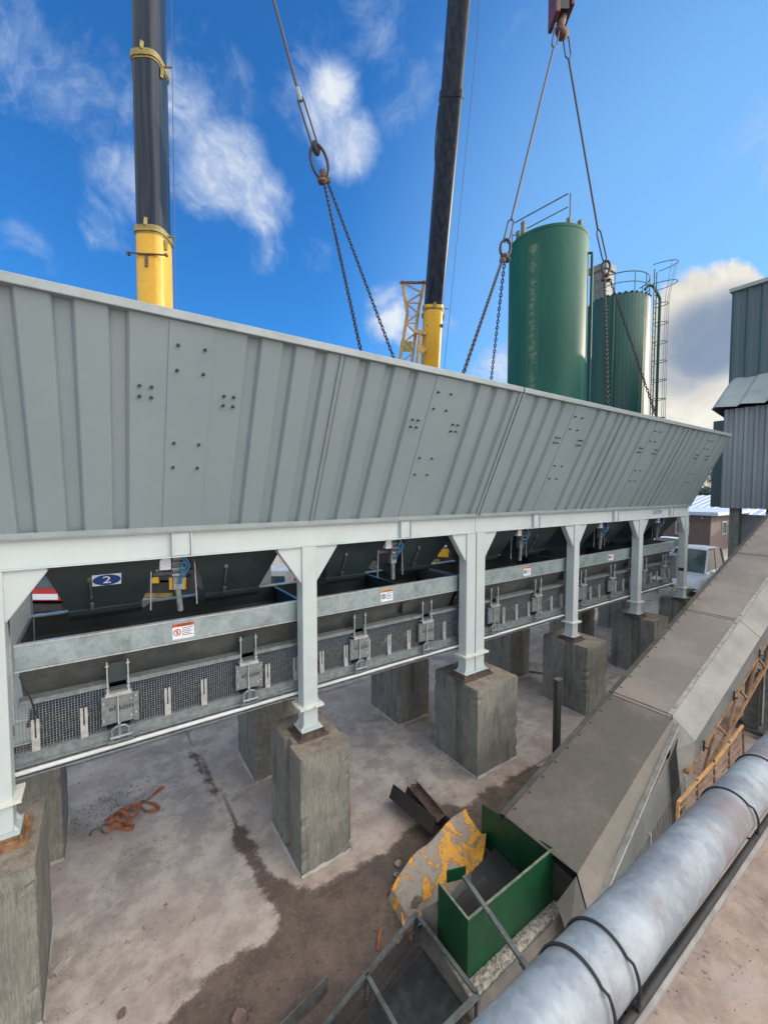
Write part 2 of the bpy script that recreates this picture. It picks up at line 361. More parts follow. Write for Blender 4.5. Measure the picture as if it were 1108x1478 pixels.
for i, v in enumerate(go.data.vertices):
    x, y = v.co.x, v.co.y
    if -5 < x < 20 and -2 < y < 12:
        wa.data[i].value = max(0, min(1, .5+poly_sd((x, y), SOIL)*1.6))
        ja.data[i].value = max(0., 1-min(seg_d((x, y), L[k], L[k+1]) for L in JOINTS for k in range(len(L)-1))/.10)
    pa.data[i].value = max(0, min(1, (5.6-y)/2.2, (5.6-y)/2.2 if x < 1.6 else 1.0)) if x < 1.6 else max(0, min(1, (5.2-y)/.8))

# ------------------------------------------------------------------ concrete piers
PIERTOP = 1.555
def pier(name, x0, x1, y0, y1, label, group, h=PIERTOP, chan=False):
    o = thing(name, ((x0+x1)/2, (y0+y1)/2, 0), label, 'concrete pier', group)
    rn = random.Random(int(x0*77+y0*13)); m = MB()
    base = [(x0, y0), (x1, y0), (x1, y1), (x0, y1)]
    if chan:                                                        # recessed casting groove on the left face
        ym = (y0+y1)/2; base += [(x0, ym+.02), (x0+.07, ym), (x0+.07, ym-.16), (x0, ym-.20)]
    pts = []
    for k in range(len(base)):
        a, b = base[k], base[(k+1) % len(base)]; n = max(1, int(math.hypot(b[0]-a[0], b[1]-a[1])/.12))
        for q in range(n): pts.append((a[0]+(b[0]-a[0])*q/n, a[1]+(b[1]-a[1])*q/n, q == 0 and k < 4))
    NL = 26; xc, yc = (x0+x1)/2, (y0+y1)/2; rows = []
    for l in range(NL+1):
        z = (h-.004)*l/NL; row = []
        for (px_, py_, cn) in pts:
            c_ = rn.uniform(.0, .010)+(rn.random() < .10)*rn.uniform(.01, .03) if cn else rn.uniform(0, .0025)
            if l == NL: c_ += rn.uniform(.002, .014)
            row.append((px_-math.copysign(c_, px_-xc)*(1 if cn or abs(px_-xc) > (x1-x0)*.49 else 0), py_-math.copysign(c_, py_-yc), z))
        rows.append(row+[row[0]])
    m.sheet(rows); m.build('shaft', 'concrete', o)
    tp = [Vector(p)+Vector((0, 0, .0015)) for p in rows[-1][:-1]]
    t = MB(); t.add(tp, [tuple(range(len(tp)))]); t.build('top_face', 'concretetop', o)
    f = MB(); rnd = random.Random(int(x0*100))
    for (a, bb) in (((x0, y0), (x1, y0)), ((x0, y1), (x0, y0)), ((x1, y0), (x1, y1))):
        n = 14; d = Vector((bb[0]-a[0], bb[1]-a[1], 0)); nn = Vector((d.y, -d.x, 0)).normalized()
        rows = [[], [], []]
        for i in range(n+1):
            p = Vector((a[0], a[1], 0))+d*(i/n); w = rnd.uniform(.012, .032); e = nn*.003
            rows[0].append(p+e+Vector((0, 0, rnd.uniform(.02, .045)))); rows[1].append(p+nn*w*.6+Vector((0, 0, .018))); rows[2].append(p+nn*w*1.2+Vector((0, 0, .002)))
        f.sheet(rows)
    f.build('mortar_fillet', 'block', o, smooth=True)
    return o
near = [(-1.30, -.56), (2.04, 2.78), (5.3, 6.38), (8.76, 9.62), (12.0, 12.85), (15.0, 15.8)]
nl = ['large concrete pier at the lower left edge, under the first white post', 'concrete pier with a grooved left side beside the brown soil, under the second white post',
      'widest concrete pier, carrying the double white post above the scrap metal', 'concrete pier behind the short black post and the sloping conveyor', 'concrete pier partly hidden by the sloping conveyor, second from the far end', 'farthest near-row concrete pier beside the parked white cars']
for (x0, x1), l in zip(near, nl): pier('concrete_pier', x0, x1, 4.84, 5.95, l, 'near row of concrete piers under the white posts', chan=True)
far = [(-1.2, -.5), (2.1, 2.83), (5.15, 6.0), (8.8, 9.6), (12.1, 12.9), (15.1, 15.9)]
fl = ['shaded concrete pier behind the left post, lit on one narrow edge', 'concrete pier standing behind the grooved pier', 'shaded concrete pier standing behind the widest pier', 'dark concrete pier behind the conveyor rail, past the widest pier',
      'dark far-row concrete pier behind the second pier from the far end', 'farthest back-row concrete pier in deep shade']
for (x0, x1), l in zip(far, fl): pier('concrete_pier', x0, x1, 6.92, 8.0, l, 'back row of concrete piers in the shade')
# left neighbours that carry the unseen first bay
pier('concrete_pier', -4.65, -3.9, 4.84, 5.95, 'concrete pier under the left end of the grey bin', 'near row of concrete piers under the white posts')

# ------------------------------------------------------------------ white support frames
ZB0, ZB1 = 4.235, 4.535                                             # beam bottom / top
def post(fr, x0, x1, y0=5.3, gl=True, gr=True, face=-1):
    y1 = y0+.2
    m = MB(); m.box(x0, x1, y0, y1, 1.66, ZB0); po = m.build('post', 'white', fr, bevel=.012)
    for s, ok in ((-1, gl), (1, gr)):
        if not ok: continue
        x = x0 if s < 0 else x1; g_ = MB(); yy = y0+.03
        g_.prism([(x, yy, ZB0-.002), (x+s*.33, yy, ZB0-.002), (x+s*.33, yy, ZB0-.03), (x, yy, ZB0-.50)], (0, .015, 0))
        g_.bar((x+s*.33, yy+.06, ZB0-.03), (x+s*.005, yy+.06, ZB0-.50), .012, .10, (0, 1, 0)); g_.build('gusset', 'white', fr)
    c = MB(); xm = (x0+x1)/2; w = (x1-x0)/2
    ea = .07 if gl else .008; eb = .07 if gr else .008
    c.box(x0-ea, x1+eb, y0-.05, y1+.05, 1.955, 1.970); c.box(x0-ea, x1+eb, y0-.05, y1+.05, 1.972, 1.987)
    c.build('splice_flange', 'whitedirty', po)
    f = MB(); f.box(x0-(.05 if gl else .008), x1+(.05 if gr else .008), y0-.05, y1+.05, 1.645, 1.66)
    for s, ok in ((-1, gl), (1, gr)):
        if not ok: continue
        for yy in (y0-.001, y1-.011):
            f.prism([(x0 if s < 0 else x1, yy, 1.661), ((x0-.04) if s < 0 else (x1+.04), yy, 1.661), (x0 if s < 0 else x1, yy, 1.73)], (0, .012, 0))
    f.build('foot_plate', 'white', po)
    return po
def ibeam(m, xa, xb, y, z0, z1):
    m.box(xa, xb, y-.055, y+.055, z0, z0+.014); m.box(xa, xb, y-.055, y+.055, z1-.014, z1); m.box(xa, xb, y-.006, y+.006, z0+.0145, z1-.0145)
def frame(name, xa, xb, posts, stiff, label):
    fr = thing(name, ((xa+xb)/2, 6.3, PIERTOP+.09), label, 'steel frame', 'white steel frames carrying the grey bins')
    for y in (5.34, 7.26):
        m = MB(); ibeam(m, xa, xb, y, ZB0, ZB1); m.build('beam', 'white', fr)
    for x in (xa+.1, xb-.1):
        m = MB(); m.box(x-.05, x+.05, 5.41, 7.19, ZB0+.05, ZB1-.05); m.build('cross_beam', 'white', fr)
    for (x0, x1, gl, gr) in posts:
        post(fr, x0, x1, 5.29, gl, gr); post(fr, x0, x1, 7.16, gl, gr)
    for x in stiff:                                                 # paired web stiffeners with the bolts of the bin
        m = MB()
        for s in (-.10, .10):
            m.box(x+s-.006, x+s+.006, 5.275, 5.333, ZB0+.015, ZB1-.016)
        m.box(x-.09, x+.09, 5.30, 5.312, ZB0+.02, ZB1-.02); m.build('stiffener', 'white', fr)
        for s in (-.13, .11):
            b = MB(); b.tube([(x+s, 5.295, ZB1+.004), (x+s, 5.295, ZB1+.05)], .014, 6); b.build('bolt', 'zinc', fr)
    return fr
frA = frame('support_frame', -4.35, 5.71, [(-4.3, -4.08, True, True), (-.98, -.76, True, True), (2.29, 2.51, True, True), (5.47, 5.70, True, False)], [-2.5, .80, 4.08],
            'white steel frame with gusseted posts under the nearer grey bin')
frB = frame('support_frame', 5.718, 15.32, [(5.722, 5.955, False, True), (8.92, 9.13, True, True), (12.03, 12.25, True, True), (15.05, 15.27, True, False)], [7.5, 10.75, 14.0],
            'white steel frame under the farther grey bin, ending beside the white cars')
text('ELKON', 'beam_lettering', .17, 'inkblue', (13.15, 5.3335, 4.40), (1, 0, 0), (0, 0, 1), frB, .001, 1.0)
j = 0
for (x, n) in ((-4.19, 1), (-.87, 1), (2.40, 1), (5.70, 2), (9.02, 1), (12.14, 1), (15.16, 1)):
    for y, nm in ((5.39, 'near'), (7.26, 'back')):
        m = MB(); w = .22 if n == 1 else .38
        m.box(x-w, x+w, y-.22, y+.22, PIERTOP+.002, PIERTOP+.022)
        m.prism([(x-w+.05, y-.17, PIERTOP+.023), (x+w-.04, y-.16, PIERTOP+.023), (x+w-.05, y+.18, PIERTOP+.023), (x-w+.04, y+.17, PIERTOP+.023)], (0, 0, .03))
        m.box(x-w+.07, x+w-.07, y-.14, y+.14, PIERTOP+.054, PIERTOP+.088)
        for a in (-1, 1):
            for b in (-1, 1): m.tube([(x+a*(w-.05), y+b*.17, PIERTOP+.02), (x+a*(w-.05), y+b*.17, PIERTOP+.09)], .013, 6)
        where = {-4.19: 'the post at the left end', -.87: 'the leftmost visible post', 2.40: 'the second post', 5.70: 'the double post', 9.02: 'the post beyond the double post', 12.14: 'the fifth post', 15.16: 'the farthest post'}[x]
        o = m.build('base_plate', 'rustlight' if (x == -.87 and y < 6) else 'rustplate', None, loc=(x, y, PIERTOP))
        tag(o, ('rusty packed steel plates on the pier under %s' if y < 6 else 'rusty steel plates on the back-row pier behind %s') % where, 'base plate', 'rusty plates bolted on the piers')

# ------------------------------------------------------------------ grey bins (aggregate hoppers)
P0, P1 = Vector((0, 5.275, 4.575)), Vector((0, 4.34, 6.62))
UP = (P1-P0); UPN = UP.normalized(); OUT = Vector((0, -UPN.z, UPN.y))
def wp(x, t, d=0, side=1):                                          # point on the sloping wall; d outward
    p = P0+UP*t+OUT*d+Vector((x, 0, 0))
    if side < 0: p.y = 12.6-p.y
    return p
def wall_mesh(xa, xb, ribs, side=1, w=.076, dp=.052):
    prof = [(xa, 0)]
    for r in ribs: prof += [(r-w-.022, 0), (r-w-.012, -.003), (r-w-.002, -.012), (r-w+.012, -dp), (r+w-.034, -dp), (r+w-.006, -.006), (r+w+.004, 0)]
    prof.append((xb, 0)); m = MB(); inner = [(x, d-.006) for x, d in prof]
    for pr in (prof, inner):
        m.sheet([[wp(x, t, d, side) for x, d in pr] for t in (0, .25, .5, .75, 1)])
    return m
BOLT = []
def bolts(x, parent):
    pos = [(x+a, t) for a in (-.12, .12) for t in (.335, .455, .785, .89)] + [(x+s*c, t) for s in (-1, 1) for c in (.335, .435) for t in (.655, .70)]
    for (bx, t) in pos:
        if not BOLT:
            m = MB(); z = Vector((0, 0, 0))
            m.tube([z, OUT*.004], .017, 12); m.tube([OUT*.004, OUT*.024], .0125, 6); m.tube([OUT*.024, OUT*.042], .007, 6)
            b = m.build('bolt', 'boltsteel', None, loc=(0, 0, 0)); BOLT.append(b)
        else:
            b = BOLT[0].copy(); COL.objects.link(b)
        b.parent = parent; b.location = wp(bx, t, .009)-origin(parent)
def hopper(xa, xb, centres, seams, label):
    o = thing('aggregate_hopper', ((xa+xb)/2, 6.3, 4.55), label, 'hopper', 'grey steel bins on the white frames')
    ribs = []
    for c in centres: ribs += [c+k for k in (-1.36, -.98, -.59, .60, .98, 1.36)]
    ribs = [r for r in ribs if xa+.15 < r < xb-.15]
    for side in (1, -1):
        sd = wall_mesh(xa+.05, xb-.05, ribs, side).build('side_wall', 'hopper', o)
        for c in centres:
            if side > 0: bolts(c, sd)
            p = MB()
            for (x0, x1) in ((c-.20, c+.20),):                      # the stiffer bolted plate
                p.prism([wp(x0, .012, .0015, side), wp(x1, .012, .0015, side), wp(x1, .985, .0015, side), wp(x0, .985, .0015, side)], OUT*.007 if side > 0 else Vector((0, -OUT.y, OUT.z))*.007)
            p.build('bolted_plate', 'hopper', sd)
        for sx in seams:
            p = MB(); p.prism([wp(sx-.05, .01, .003, side), wp(sx-.038, .01, .003, side), wp(sx-.038, .99, .003, side), wp(sx-.05, .99, .003, side)], OUT*.02 if side > 0 else Vector((0, -OUT.y, OUT.z))*.02)
            p.prism([wp(sx+.012, .01, .003, side), wp(sx+.02, .01, .003, side), wp(sx+.02, .99, .003, side), wp(sx+.012, .99, .003, side)], OUT*.008 if side > 0 else Vector((0, -OUT.y, OUT.z))*.008)
            p.build('panel_seam', 'rim', sd)
        for x0 in (xa, xb-.052):                                    # end flanges of the module
            p = MB(); p.prism([wp(x0, 0, -.06, side), wp(x0+.052, 0, -.06, side), wp(x0+.052, 1, -.06, side), wp(x0, 1, -.06, side)], (OUT if side > 0 else Vector((0, -OUT.y, OUT.z)))*.085)
            p.build('end_flange', 'hopper', sd)
        s = MB(); a = wp(0, 1, 0, side); sg = -1 if side > 0 else 1
        y0, y1 = sorted((a.y+sg*.035, a.y-sg*.09))
        s.box(xa, xb, y0, y1, a.z-.03, a.z+.055); s.build('rim', 'rim', o, bevel=.008)
        f = MB(); yb = 5.285 if side > 0 else 12.6-5.285; y0, y1 = sorted((yb+sg*.03, yb-sg*.09))
        f.box(xa, xb, y0, y1, ZB1+.003, ZB1+.014); y0, y1 = sorted((yb+sg*.03, yb+sg*.022)); f.box(xa, xb, y0, y1, ZB1+.0145, ZB1+.062)
        fo = f.build('bottom_flange', 'rim', o)
    for x in [xa+.02, xb-.02]:
        e = MB(); e.add([(x, P0.y, P0.z), (x, 12.6-P0.y, P0.z), (x, 12.6-P1.y, P1.z), (x, P1.y, P1.z)], [(0, 1, 2, 3)])
        e.add([(x+.006, P0.y, P0.z), (x+.006, 12.6-P0.y, P0.z), (x+.006, 12.6-P1.y, P1.z), (x+.006, P1.y, P1.z)], [(0, 1, 2, 3)]); e.build('end_wall', 'hopper', o)
        s = MB(); s.box(x-.06, x+.03, 4.40, 8.2, P1.z-.028, P1.z+.05); s.build('end_rim', 'rim', o)
    for c in centres:                                               # two outlet chutes per bay, each with its gate
        for s in (-1, 1):
            xm = c+s*.74
            if xm-.6 < xa: continue
            top = [(xm-.60, 5.50, 4.32), (xm+.60, 5.50, 4.32), (xm+.60, 7.10, 4.32), (xm-.60, 7.10, 4.32)]
            bot = [(xm-.36, 5.98, 3.60), (xm+.36, 5.98, 3.60), (xm+.36, 6.62, 3.60), (xm-.36, 6.62, 3.60)]
            m = MB(); m.frustum(top, bot); ch = m.build('outlet_chute', 'chute', o)
            gm = MB(); gm.box(xm-.37, xm+.37, 5.965, 5.98, 3.585, 3.615); gm.box(xm-.37, xm+.37, 6.62, 6.635, 3.585, 3.615)
            pts = [(xm, 6.3+.34*math.cos(a), 3.60-.16*math.sin(a)) for a in [math.pi*k/10 for k in range(11)]]
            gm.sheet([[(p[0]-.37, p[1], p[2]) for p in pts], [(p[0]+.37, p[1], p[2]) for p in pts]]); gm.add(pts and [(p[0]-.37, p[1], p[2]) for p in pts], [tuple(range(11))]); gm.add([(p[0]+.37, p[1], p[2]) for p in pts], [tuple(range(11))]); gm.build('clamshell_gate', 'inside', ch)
            hm = MB(); hy = 5.72; xm -= .2; hm.tube([(xm+.05, hy-.03, 4.0), (xm+.06, hy+.12, 3.76)], .012, 6); hm.box(xm+.03, xm+.07, hy-.03, hy+.04, 3.98, 4.03); hm.tube([(xm+.06, hy+.12, 3.70), (xm+.062, hy+.18, 3.62)], .02, 6)
            hm.build('grease_line', 'steelgrey', ch)
        # bin support rib, gate cylinder and air hoses between the two chutes
        m = MB(); m.box(c-.10, c+.10, 5.42, 7.18, 4.24, 4.32); m.build('divider_beam', 'black', o)
        m = MB()
        for k in range(3): m.tube([(c-.07, 5.62, 4.12-.075*k), (c+.08, 5.62, 4.12-.075*k)], .026, 8)
        m.box(c-.05, c+.06, 5.66, 5.75, 3.78, 4.2); m.tube([(c, 5.68, 3.8), (c+.03, 5.72, 3.50)], .035, 8); va = m.build('gate_valve', 'zinc', o)
        m = MB()
        for (a, b, d) in ((.03, .09, .10), (.10, .02, .05), (.06, .12, -.02)):
            m.tube([(c+a, 5.56, 4.24), (c+b, 5.54, 4.08), (c+(a+b)/2-.03, 5.56, 3.98+d*.2), (c+d*.3, 5.62, 3.86)], .011, 6)
        m.build('air_hose', 'hose', o)
        m = MB(); m.box(c-.20, c-.08, 5.60, 5.68, 4.05, 4.22); m.build('junction_box', 'inkwhite', o)
        m = MB(); m.bar((c-.30, 5.7, 3.56), (c-.28, 5.7, 4.2), .015, .015); m.build('hanger_rod', 'zinc', o); m = MB(); m.bar((c+.22, 5.7, 3.56), (c+.20, 5.7, 4.2), .015, .015); m.build('hanger_rod', 'zinc', o)
        m = MB(); m.bar((c-.9, 6.9, 3.78), (c+.9, 6.9, 3.78), .05, .08); m.bar((c-.45, 6.95, 3.95), (c+.45, 6.95, 3.95), .03, .05); m.build('gate_frame', 'black', o)
        m = MB(); m.tube([(c-.25, 6.1, 3.92), (c+.25, 6.1, 3.92)], .035, 10); m.tube([(c-.36, 6.1, 3.92), (c-.25, 6.1, 3.92)], .015, 8); m.build('gate_cylinder', 'zinc', o)
    return o
hA = hopper(-4.35, 5.705, [-2.55, .80, 4.10], [-.9, 2.44], 'grey ribbed steel bin with large bolted plates, nearer of the two end to end')
hB = hopper(5.735, 15.30, [7.50, 10.78, 14.05], [9.12, 12.4], 'grey ribbed steel bin farther along, its end next to the corrugated building')
m = disc((0.11, 5.68, 3.98), .105, 1, .004, 28, .085); sign = None
ch = [k for k in hA.children if k.name.startswith('outlet_chute')]
chx = min(ch, key=lambda k: abs(sum(v.co.x for v in k.data.vertices)/8+ORG[hA.name].x-.06))
# number plate lies on the chute's sloping near face
def cf(x, z, d):                                                    # point on near chute face
    t = (4.32-z)/.72; n = Vector((0, -.72, -.48)).normalized(); return Vector((x, 5.50+.48*t, z))+n*d
ys_ = (cf(0, 4.1, 0)-cf(0, 3.9, 0)).normalized()
pl = MB(); c0 = cf(.07, 3.985, .004)
pl.prism([c0+Vector((-.14, 0, 0))-ys_*.085, c0+Vector((.14, 0, 0))-ys_*.085, c0+Vector((.14, 0, 0))+ys_*.085, c0+Vector((-.14, 0, 0))+ys_*.085], Vector((0, -.002, -.001)))
npl = pl.build('number_plate', 'inkwhite', chx)
pl = MB(); c1 = cf(.07, 3.985, .008); nn_ = Vector((0, -.72, -.48)).normalized()
pl.prism([c1+Vector((.135*math.cos(a), 0, 0))+ys_*.08*math.sin(a) for a in [2*math.pi*k/28 for k in range(28)]], nn_*.002); pl.build('blue_oval', 'inkblue', npl)
text('2', 'numeral', .15, 'inkwhite', cf(.07, 3.985, .012), (1, 0, 0), ys_, npl, .0008, 1.15)

# ------------------------------------------------------------------ weigh hopper troughs below the chutes
def warning(parent, x, z, blue=False):
    y = 5.542
    m = MB(); m.box(x-.12, x+.12, y-.002, y, z-.095, z+.095); st = m.build('warning_label', 'inkwhite', parent)
    m = MB(); m.box(x-.12, x+.12, y-.005, y-.003, z+.055, z+.095); m.build('warning_band', 'inkorange' if blue else 'inkred', st)
    m = MB(); c = (x-.068, z-.01)
    m.tube([(c[0]+.038*math.cos(a), y-.006, c[1]+.038*math.sin(a)) for a in [2*math.pi*k/20 for k in range(20)]], .005, 6, closed=True)
    m.bar((c[0]-.026, y-.006, c[1]+.026), (c[0]+.026, y-.006, c[1]-.026), .004, .009, (0, 1, 0)); m.box(c[0]-.008, c[0]+.008, y-.004, y-.002, c[1]-.025, c[1]+.022)
    m.build('warning_symbol', 'inkred' if not blue else 'ink', st)
    m = MB()
    for k in range(5): m.box(x-.012, x+.108-(.03 if k % 2 else 0), y-.004, y-.002, z+.030-.022*k, z+.037-.022*k)
    m.build('fine_print', 'inkblue' if blue else 'ink', st)
    text('WARNING', 'warning_word', .034, 'ink', (x+.01, y-.0055, z+.074), (1, 0, 0), (0, 0, 1), st, .0003, 1)
def trough(xa, xb, divs, labs, label):
    o = thing('weigh_hopper', ((xa+xb)/2, 6.17, 2.75), label, 'weigh hopper', 'galvanised weighing troughs under the chutes')
    for (y0, y1) in ((5.545, 5.575), (6.79, 6.82)):
        s = -1 if y0 < 6 else 1
        m = MB(); m.box(xa, xb, y0, y1, 3.165, 3.415); m.build('rim_band', 'galv', o, bevel=.004)
        lp = MB(); ya, yb = (y0-.012, y1+.03) if s < 0 else (y0-.03, y1+.012)
        lp.box(xa, xb, ya, yb, 3.417, 3.431); yb2 = y0-.016 if s < 0 else y1+.001; lp.box(xa, xb, yb2, yb2+.015, 3.15, 3.164); lp.build('rim_lip', 'bright', o)
    for x in (xa+.004, xb-.034): m = MB(); m.box(x, x+.03, 5.58, 6.785, 3.165, 3.414); m.build('end_band', 'galvdark', o)
    m = MB()
    for y0, y1 in ((5.578, 5.83), (6.787, 6.50)):
        m.sheet([[(xa+.03, y0, 3.17), (xb-.03, y0, 3.17)], [(xa+.03, y1, 2.72), (xb-.03, y1, 2.72)]])
        m.sheet([[(xa+.03, y0+.004, 3.17), (xb-.03, y0+.004, 3.17)], [(xa+.03, y1+.004, 2.72), (xb-.03, y1+.004, 2.72)]])
    m.build('sloping_side', 'galvdark', o)
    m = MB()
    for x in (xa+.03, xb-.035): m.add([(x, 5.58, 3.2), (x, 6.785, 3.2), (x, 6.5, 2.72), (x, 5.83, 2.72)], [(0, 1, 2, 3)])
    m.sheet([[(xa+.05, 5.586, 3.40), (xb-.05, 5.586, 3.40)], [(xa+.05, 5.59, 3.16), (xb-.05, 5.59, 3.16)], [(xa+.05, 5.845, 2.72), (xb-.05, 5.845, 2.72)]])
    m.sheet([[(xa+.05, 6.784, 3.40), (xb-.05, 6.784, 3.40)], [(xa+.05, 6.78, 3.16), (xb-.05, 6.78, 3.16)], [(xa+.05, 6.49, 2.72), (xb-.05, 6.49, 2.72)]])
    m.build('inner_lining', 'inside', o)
    for x in divs:
        m = MB(); m.box(x-.006, x+.006, 5.6, 6.775, 2.9, 3.38); m.box(x-.025, x+.025, 5.6, 6.775, 3.382, 3.40); m.build('divider', 'chute', o)
    m = MB(); m.box(xa+.02, xb-.02, 5.56, 5.70, 2.815, 2.83); m.box(xa+.02, xb-.02, 5.56, 5.568, 2.78, 2.814); m.build('skirt_angle', 'zinc', o)
    for x, bl in labs: warning(o, x, 3.29, bl)
    for x in [xa+(xb-xa)*f for f in (.5,)]:
        m = MB(); m.box(x+.62, x+.63, 5.538, 5.544, 3.166, 3.414); m.build('joint_strip', 'bright', o)
    return o
tA = trough(-.74, 5.50, [2.42, 4.25], [(.83, False), (3.88, True)], 'long galvanised weighing trough with two warning labels, nearer of the two')
tB = trough(5.56, 14.9, [9.0, 12.1], [(7.55, True), (11.05, True)], 'galvanised weighing trough continuing beyond the double post')
# small corner tab hanging on the far lip, seen between the chutes
m = MB(); m.prism([(.38, 6.77, 3.43), (.62, 6.77, 3.43), (.5, 6.66, 3.37)], (0, 0, .01)); m.build('corner_tab', 'bright', tA)

# ------------------------------------------------------------------ collecting belt conveyor with mesh guard
bc = thing('belt_conveyor', (7.0, 6.17, 2.05), 'galvanised belt conveyor with wire mesh guard and long white rail under the weighing troughs', 'conveyor')
m = MB(); m.box(-.78, 15.0, 5.60, 5.66, 2.16, 2.26); m.box(-.78, 15.0, 5.54, 5.66, 2.145, 2.159); m.box(-.78, 15.0, 6.68, 6.74, 2.145, 2.26); m.build('side_channel', 'zinc', bc)
m = MB(); m.tube([(-.78, 5.525, 2.10), (15.0, 5.525, 2.10)], .024, 10); m.tube([(-.78, 6.80, 2.10), (15.0, 6.80, 2.10)], .024, 10); m.build('rail', 'trim', bc, smooth=True)
m = MB(); m.box(-.78, 15.0, 5.53, 5.60, 2.035, 2.05); m.box(-.78, 15.0, 5.59, 5.60, 2.0505, 2.14); m.build('lower_angle', 'zinc', bc)
m = MB(); m.box(-.7, 14.95, 5.80, 6.55, 2.44, 2.455); m.build('belt', 'rubber', bc)
m = MB(); m.box(-.7, 14.95, 5.68, 6.66, 2.10, 2.112); m.build('drip_tray', 'black', bc)
def mesh_guard(xa, xb):
    m = MB(); y = 5.625; x = xa; w = .0022; p = .0275
    while x < xb:
        m.add([(x-w, y, 2.262), (x+w, y, 2.262), (x+w, y, 2.78), (x-w, y, 2.78)], [(0, 1, 2, 3)]); x += p
    z = 2.262
    while z < 2.78:
        m.add([(xa, y-.001, z-w), (xb, y-.001, z-w), (xb, y-.001, z+w), (xa, y-.001, z+w)], [(0, 1, 2, 3)]); z += p
    # bent-in top strip of the guard
    x = xa
    while x < xb:
        m.add([(x-w, y, 2.78), (x+w, y, 2.78), (x+w, y+.14, 2.81), (x-w, y+.14, 2.81)], [(0, 1, 2, 3)]); x += p
    return m
for (xa, xb) in ((-.76, .02), (.26, 1.5), (1.72, 3.24), (3.46, 4.62), (4.84, 6.38), (6.62, 7.8), (8.04, 9.6), (9.84, 11.0), (11.24, 12.8), (13.04, 14.9)):
    mesh_guard(xa, xb).build('mesh_guard', 'meshwire', bc)
xi = -.6; k = 0
LC = [.14, 1.61, 3.35, 4.73, 6.50, 7.92, 9.72, 11.12, 12.92, 14.2]
while xi < 14.8:
    if min(abs(xi-l) for l in LC) > .16:
        m = MB(); s = .028
        m.box(xi-s-.006, xi-.008, 5.585, 5.590, 2.40, 2.60); m.box(xi+.008, xi+s+.006, 5.585, 5.590, 2.40, 2.60); m.box(xi-s-.006, xi+s+.006, 5.585, 5.590, 2.26, 2.3999)
        m.box(xi-s-.006, xi-s-.001, 5.5905, 5.62, 2.30, 2.58); m.tube([(xi, 5.575, 2.28), (xi, 5.592, 2.28)], .016, 6)
        m.build('idler_bracket', 'bright', bc)
        m = MB(); m.tube([(xi, 5.66, 2.49), (xi, 5.85, 2.34), (xi, 6.5, 2.34), (xi, 6.66, 2.49)], .045, 10); m.build('idler_roller', 'steelgrey', bc, smooth=True)
    xi += .415; k += 1
m = MB(); m.box(14.9, 15.5, 5.45, 6.9, 2.25, 2.95); m.box(14.86, 15.54, 5.42, 6.93, 2.9505, 2.975); m.build('head_cover', 'clad', bc, bevel=.01)
m = MB(); m.tube([(15.2, 5.3, 2.55), (15.2, 5.45, 2.55)], .16, 16); m.build('drive_motor', 'black', bc, smooth=True)

def load_cell(x, i):
    where = ['beside the leftmost post', 'left of the second post', 'right of the second post', 'left of the double post', 'just right of the double post', 'midway between the double post and the next', 'just right of the fourth post', 'left of the fifth post', 'just right of the fifth post', 'nearest the far end'][i]
    o = thing('load_cell', (x, 5.55, 2.15), 'zinc load cell hanger on two threaded rods, %s' % where, 'load cell', 'load cell hangers along the conveyor')
    m = MB()
    for s in (-.1, .1):
        m.tube([(x+s, 5.52, 2.72), (x+s, 5.52, 3.08)], .008, 8)
        for z in (3.03, 2.76): m.tube([(x+s, 5.52, z), (x+s, 5.52, z+.014)], .02, 6)
    m.build('threaded_rod', 'bright', o)
    m = MB(); m.box(x-.085, x+.085, 5.56, 5.566, 2.74, 3.05); m.box(x-.12, x+.12, 5.50, 5.559, 2.99, 2.998) if False else None; m.build('back_plate', 'chute', o)
    m = MB(); m.box(x-.125, x+.125, 5.485, 5.60, 2.715, 2.727); m.box(x-.125, x+.125, 5.485, 5.493, 2.69, 2.7145); m.build('seat_angle', 'bright', o)
    m = MB(); m.box(x-.165, x-.014, 5.535, 5.575, 2.36, 2.685); m.box(x+.002, x+.14, 5.520, 5.575, 2.36, 2.685); m.box(x+.142, x+.2, 5.56, 5.60, 2.32, 2.66); b = m.build('cover_box', 'zinc', o, bevel=.004)
    m = MB()
    for zz in (2.42, 2.62):
        for xx in (x-.145, x+.12, x+.17): m.tube([(xx, 5.505 if xx < x+.15 else 5.55, zz), (xx, 5.535 if xx < x+.15 else 5.56, zz)], .011, 6)
    m.build('cover_screw', 'bright', b)
    m = MB(); m.box(x-.013, x+.001, 5.508, 5.56, 2.33, 2.70); m.build('centre_fin', 'bright', o)
    if i < 4:
        text('el', 'box_lettering', .088, 'ink', (x-.062, 5.533, 2.535), (1, 0, 0), (0, 0, 1), b, .0006, 1.15)
        text('kon', 'box_lettering', .088, 'ink', (x+.07, 5.518, 2.535), (1, 0, 0), (0, 0, 1), b, .0006, 1.1)
    m = MB(); m.tube([(x-.07, 5.515, 2.17), (x-.07, 5.515, 2.30), (x-.03, 5.515, 2.325), (x+.05, 5.515, 2.325), (x+.09, 5.515, 2.29), (x+.09, 5.515, 2.17)], .014, 8)
    m.tube([(x-.0, 5.51, 2.18), (x, 5.51, 2.36)], .018, 8); m.box(x-.11, x+.13, 5.49, 5.535, 2.155, 2.17); m.tube([(x-.09, 5.50, 2.21), (x+.12, 5.50, 2.21)], .018, 8)
    m.build('shackle_seat', 'zinc', o, smooth=True)
    return o
for i, x in enumerate(LC): load_cell(x, i)
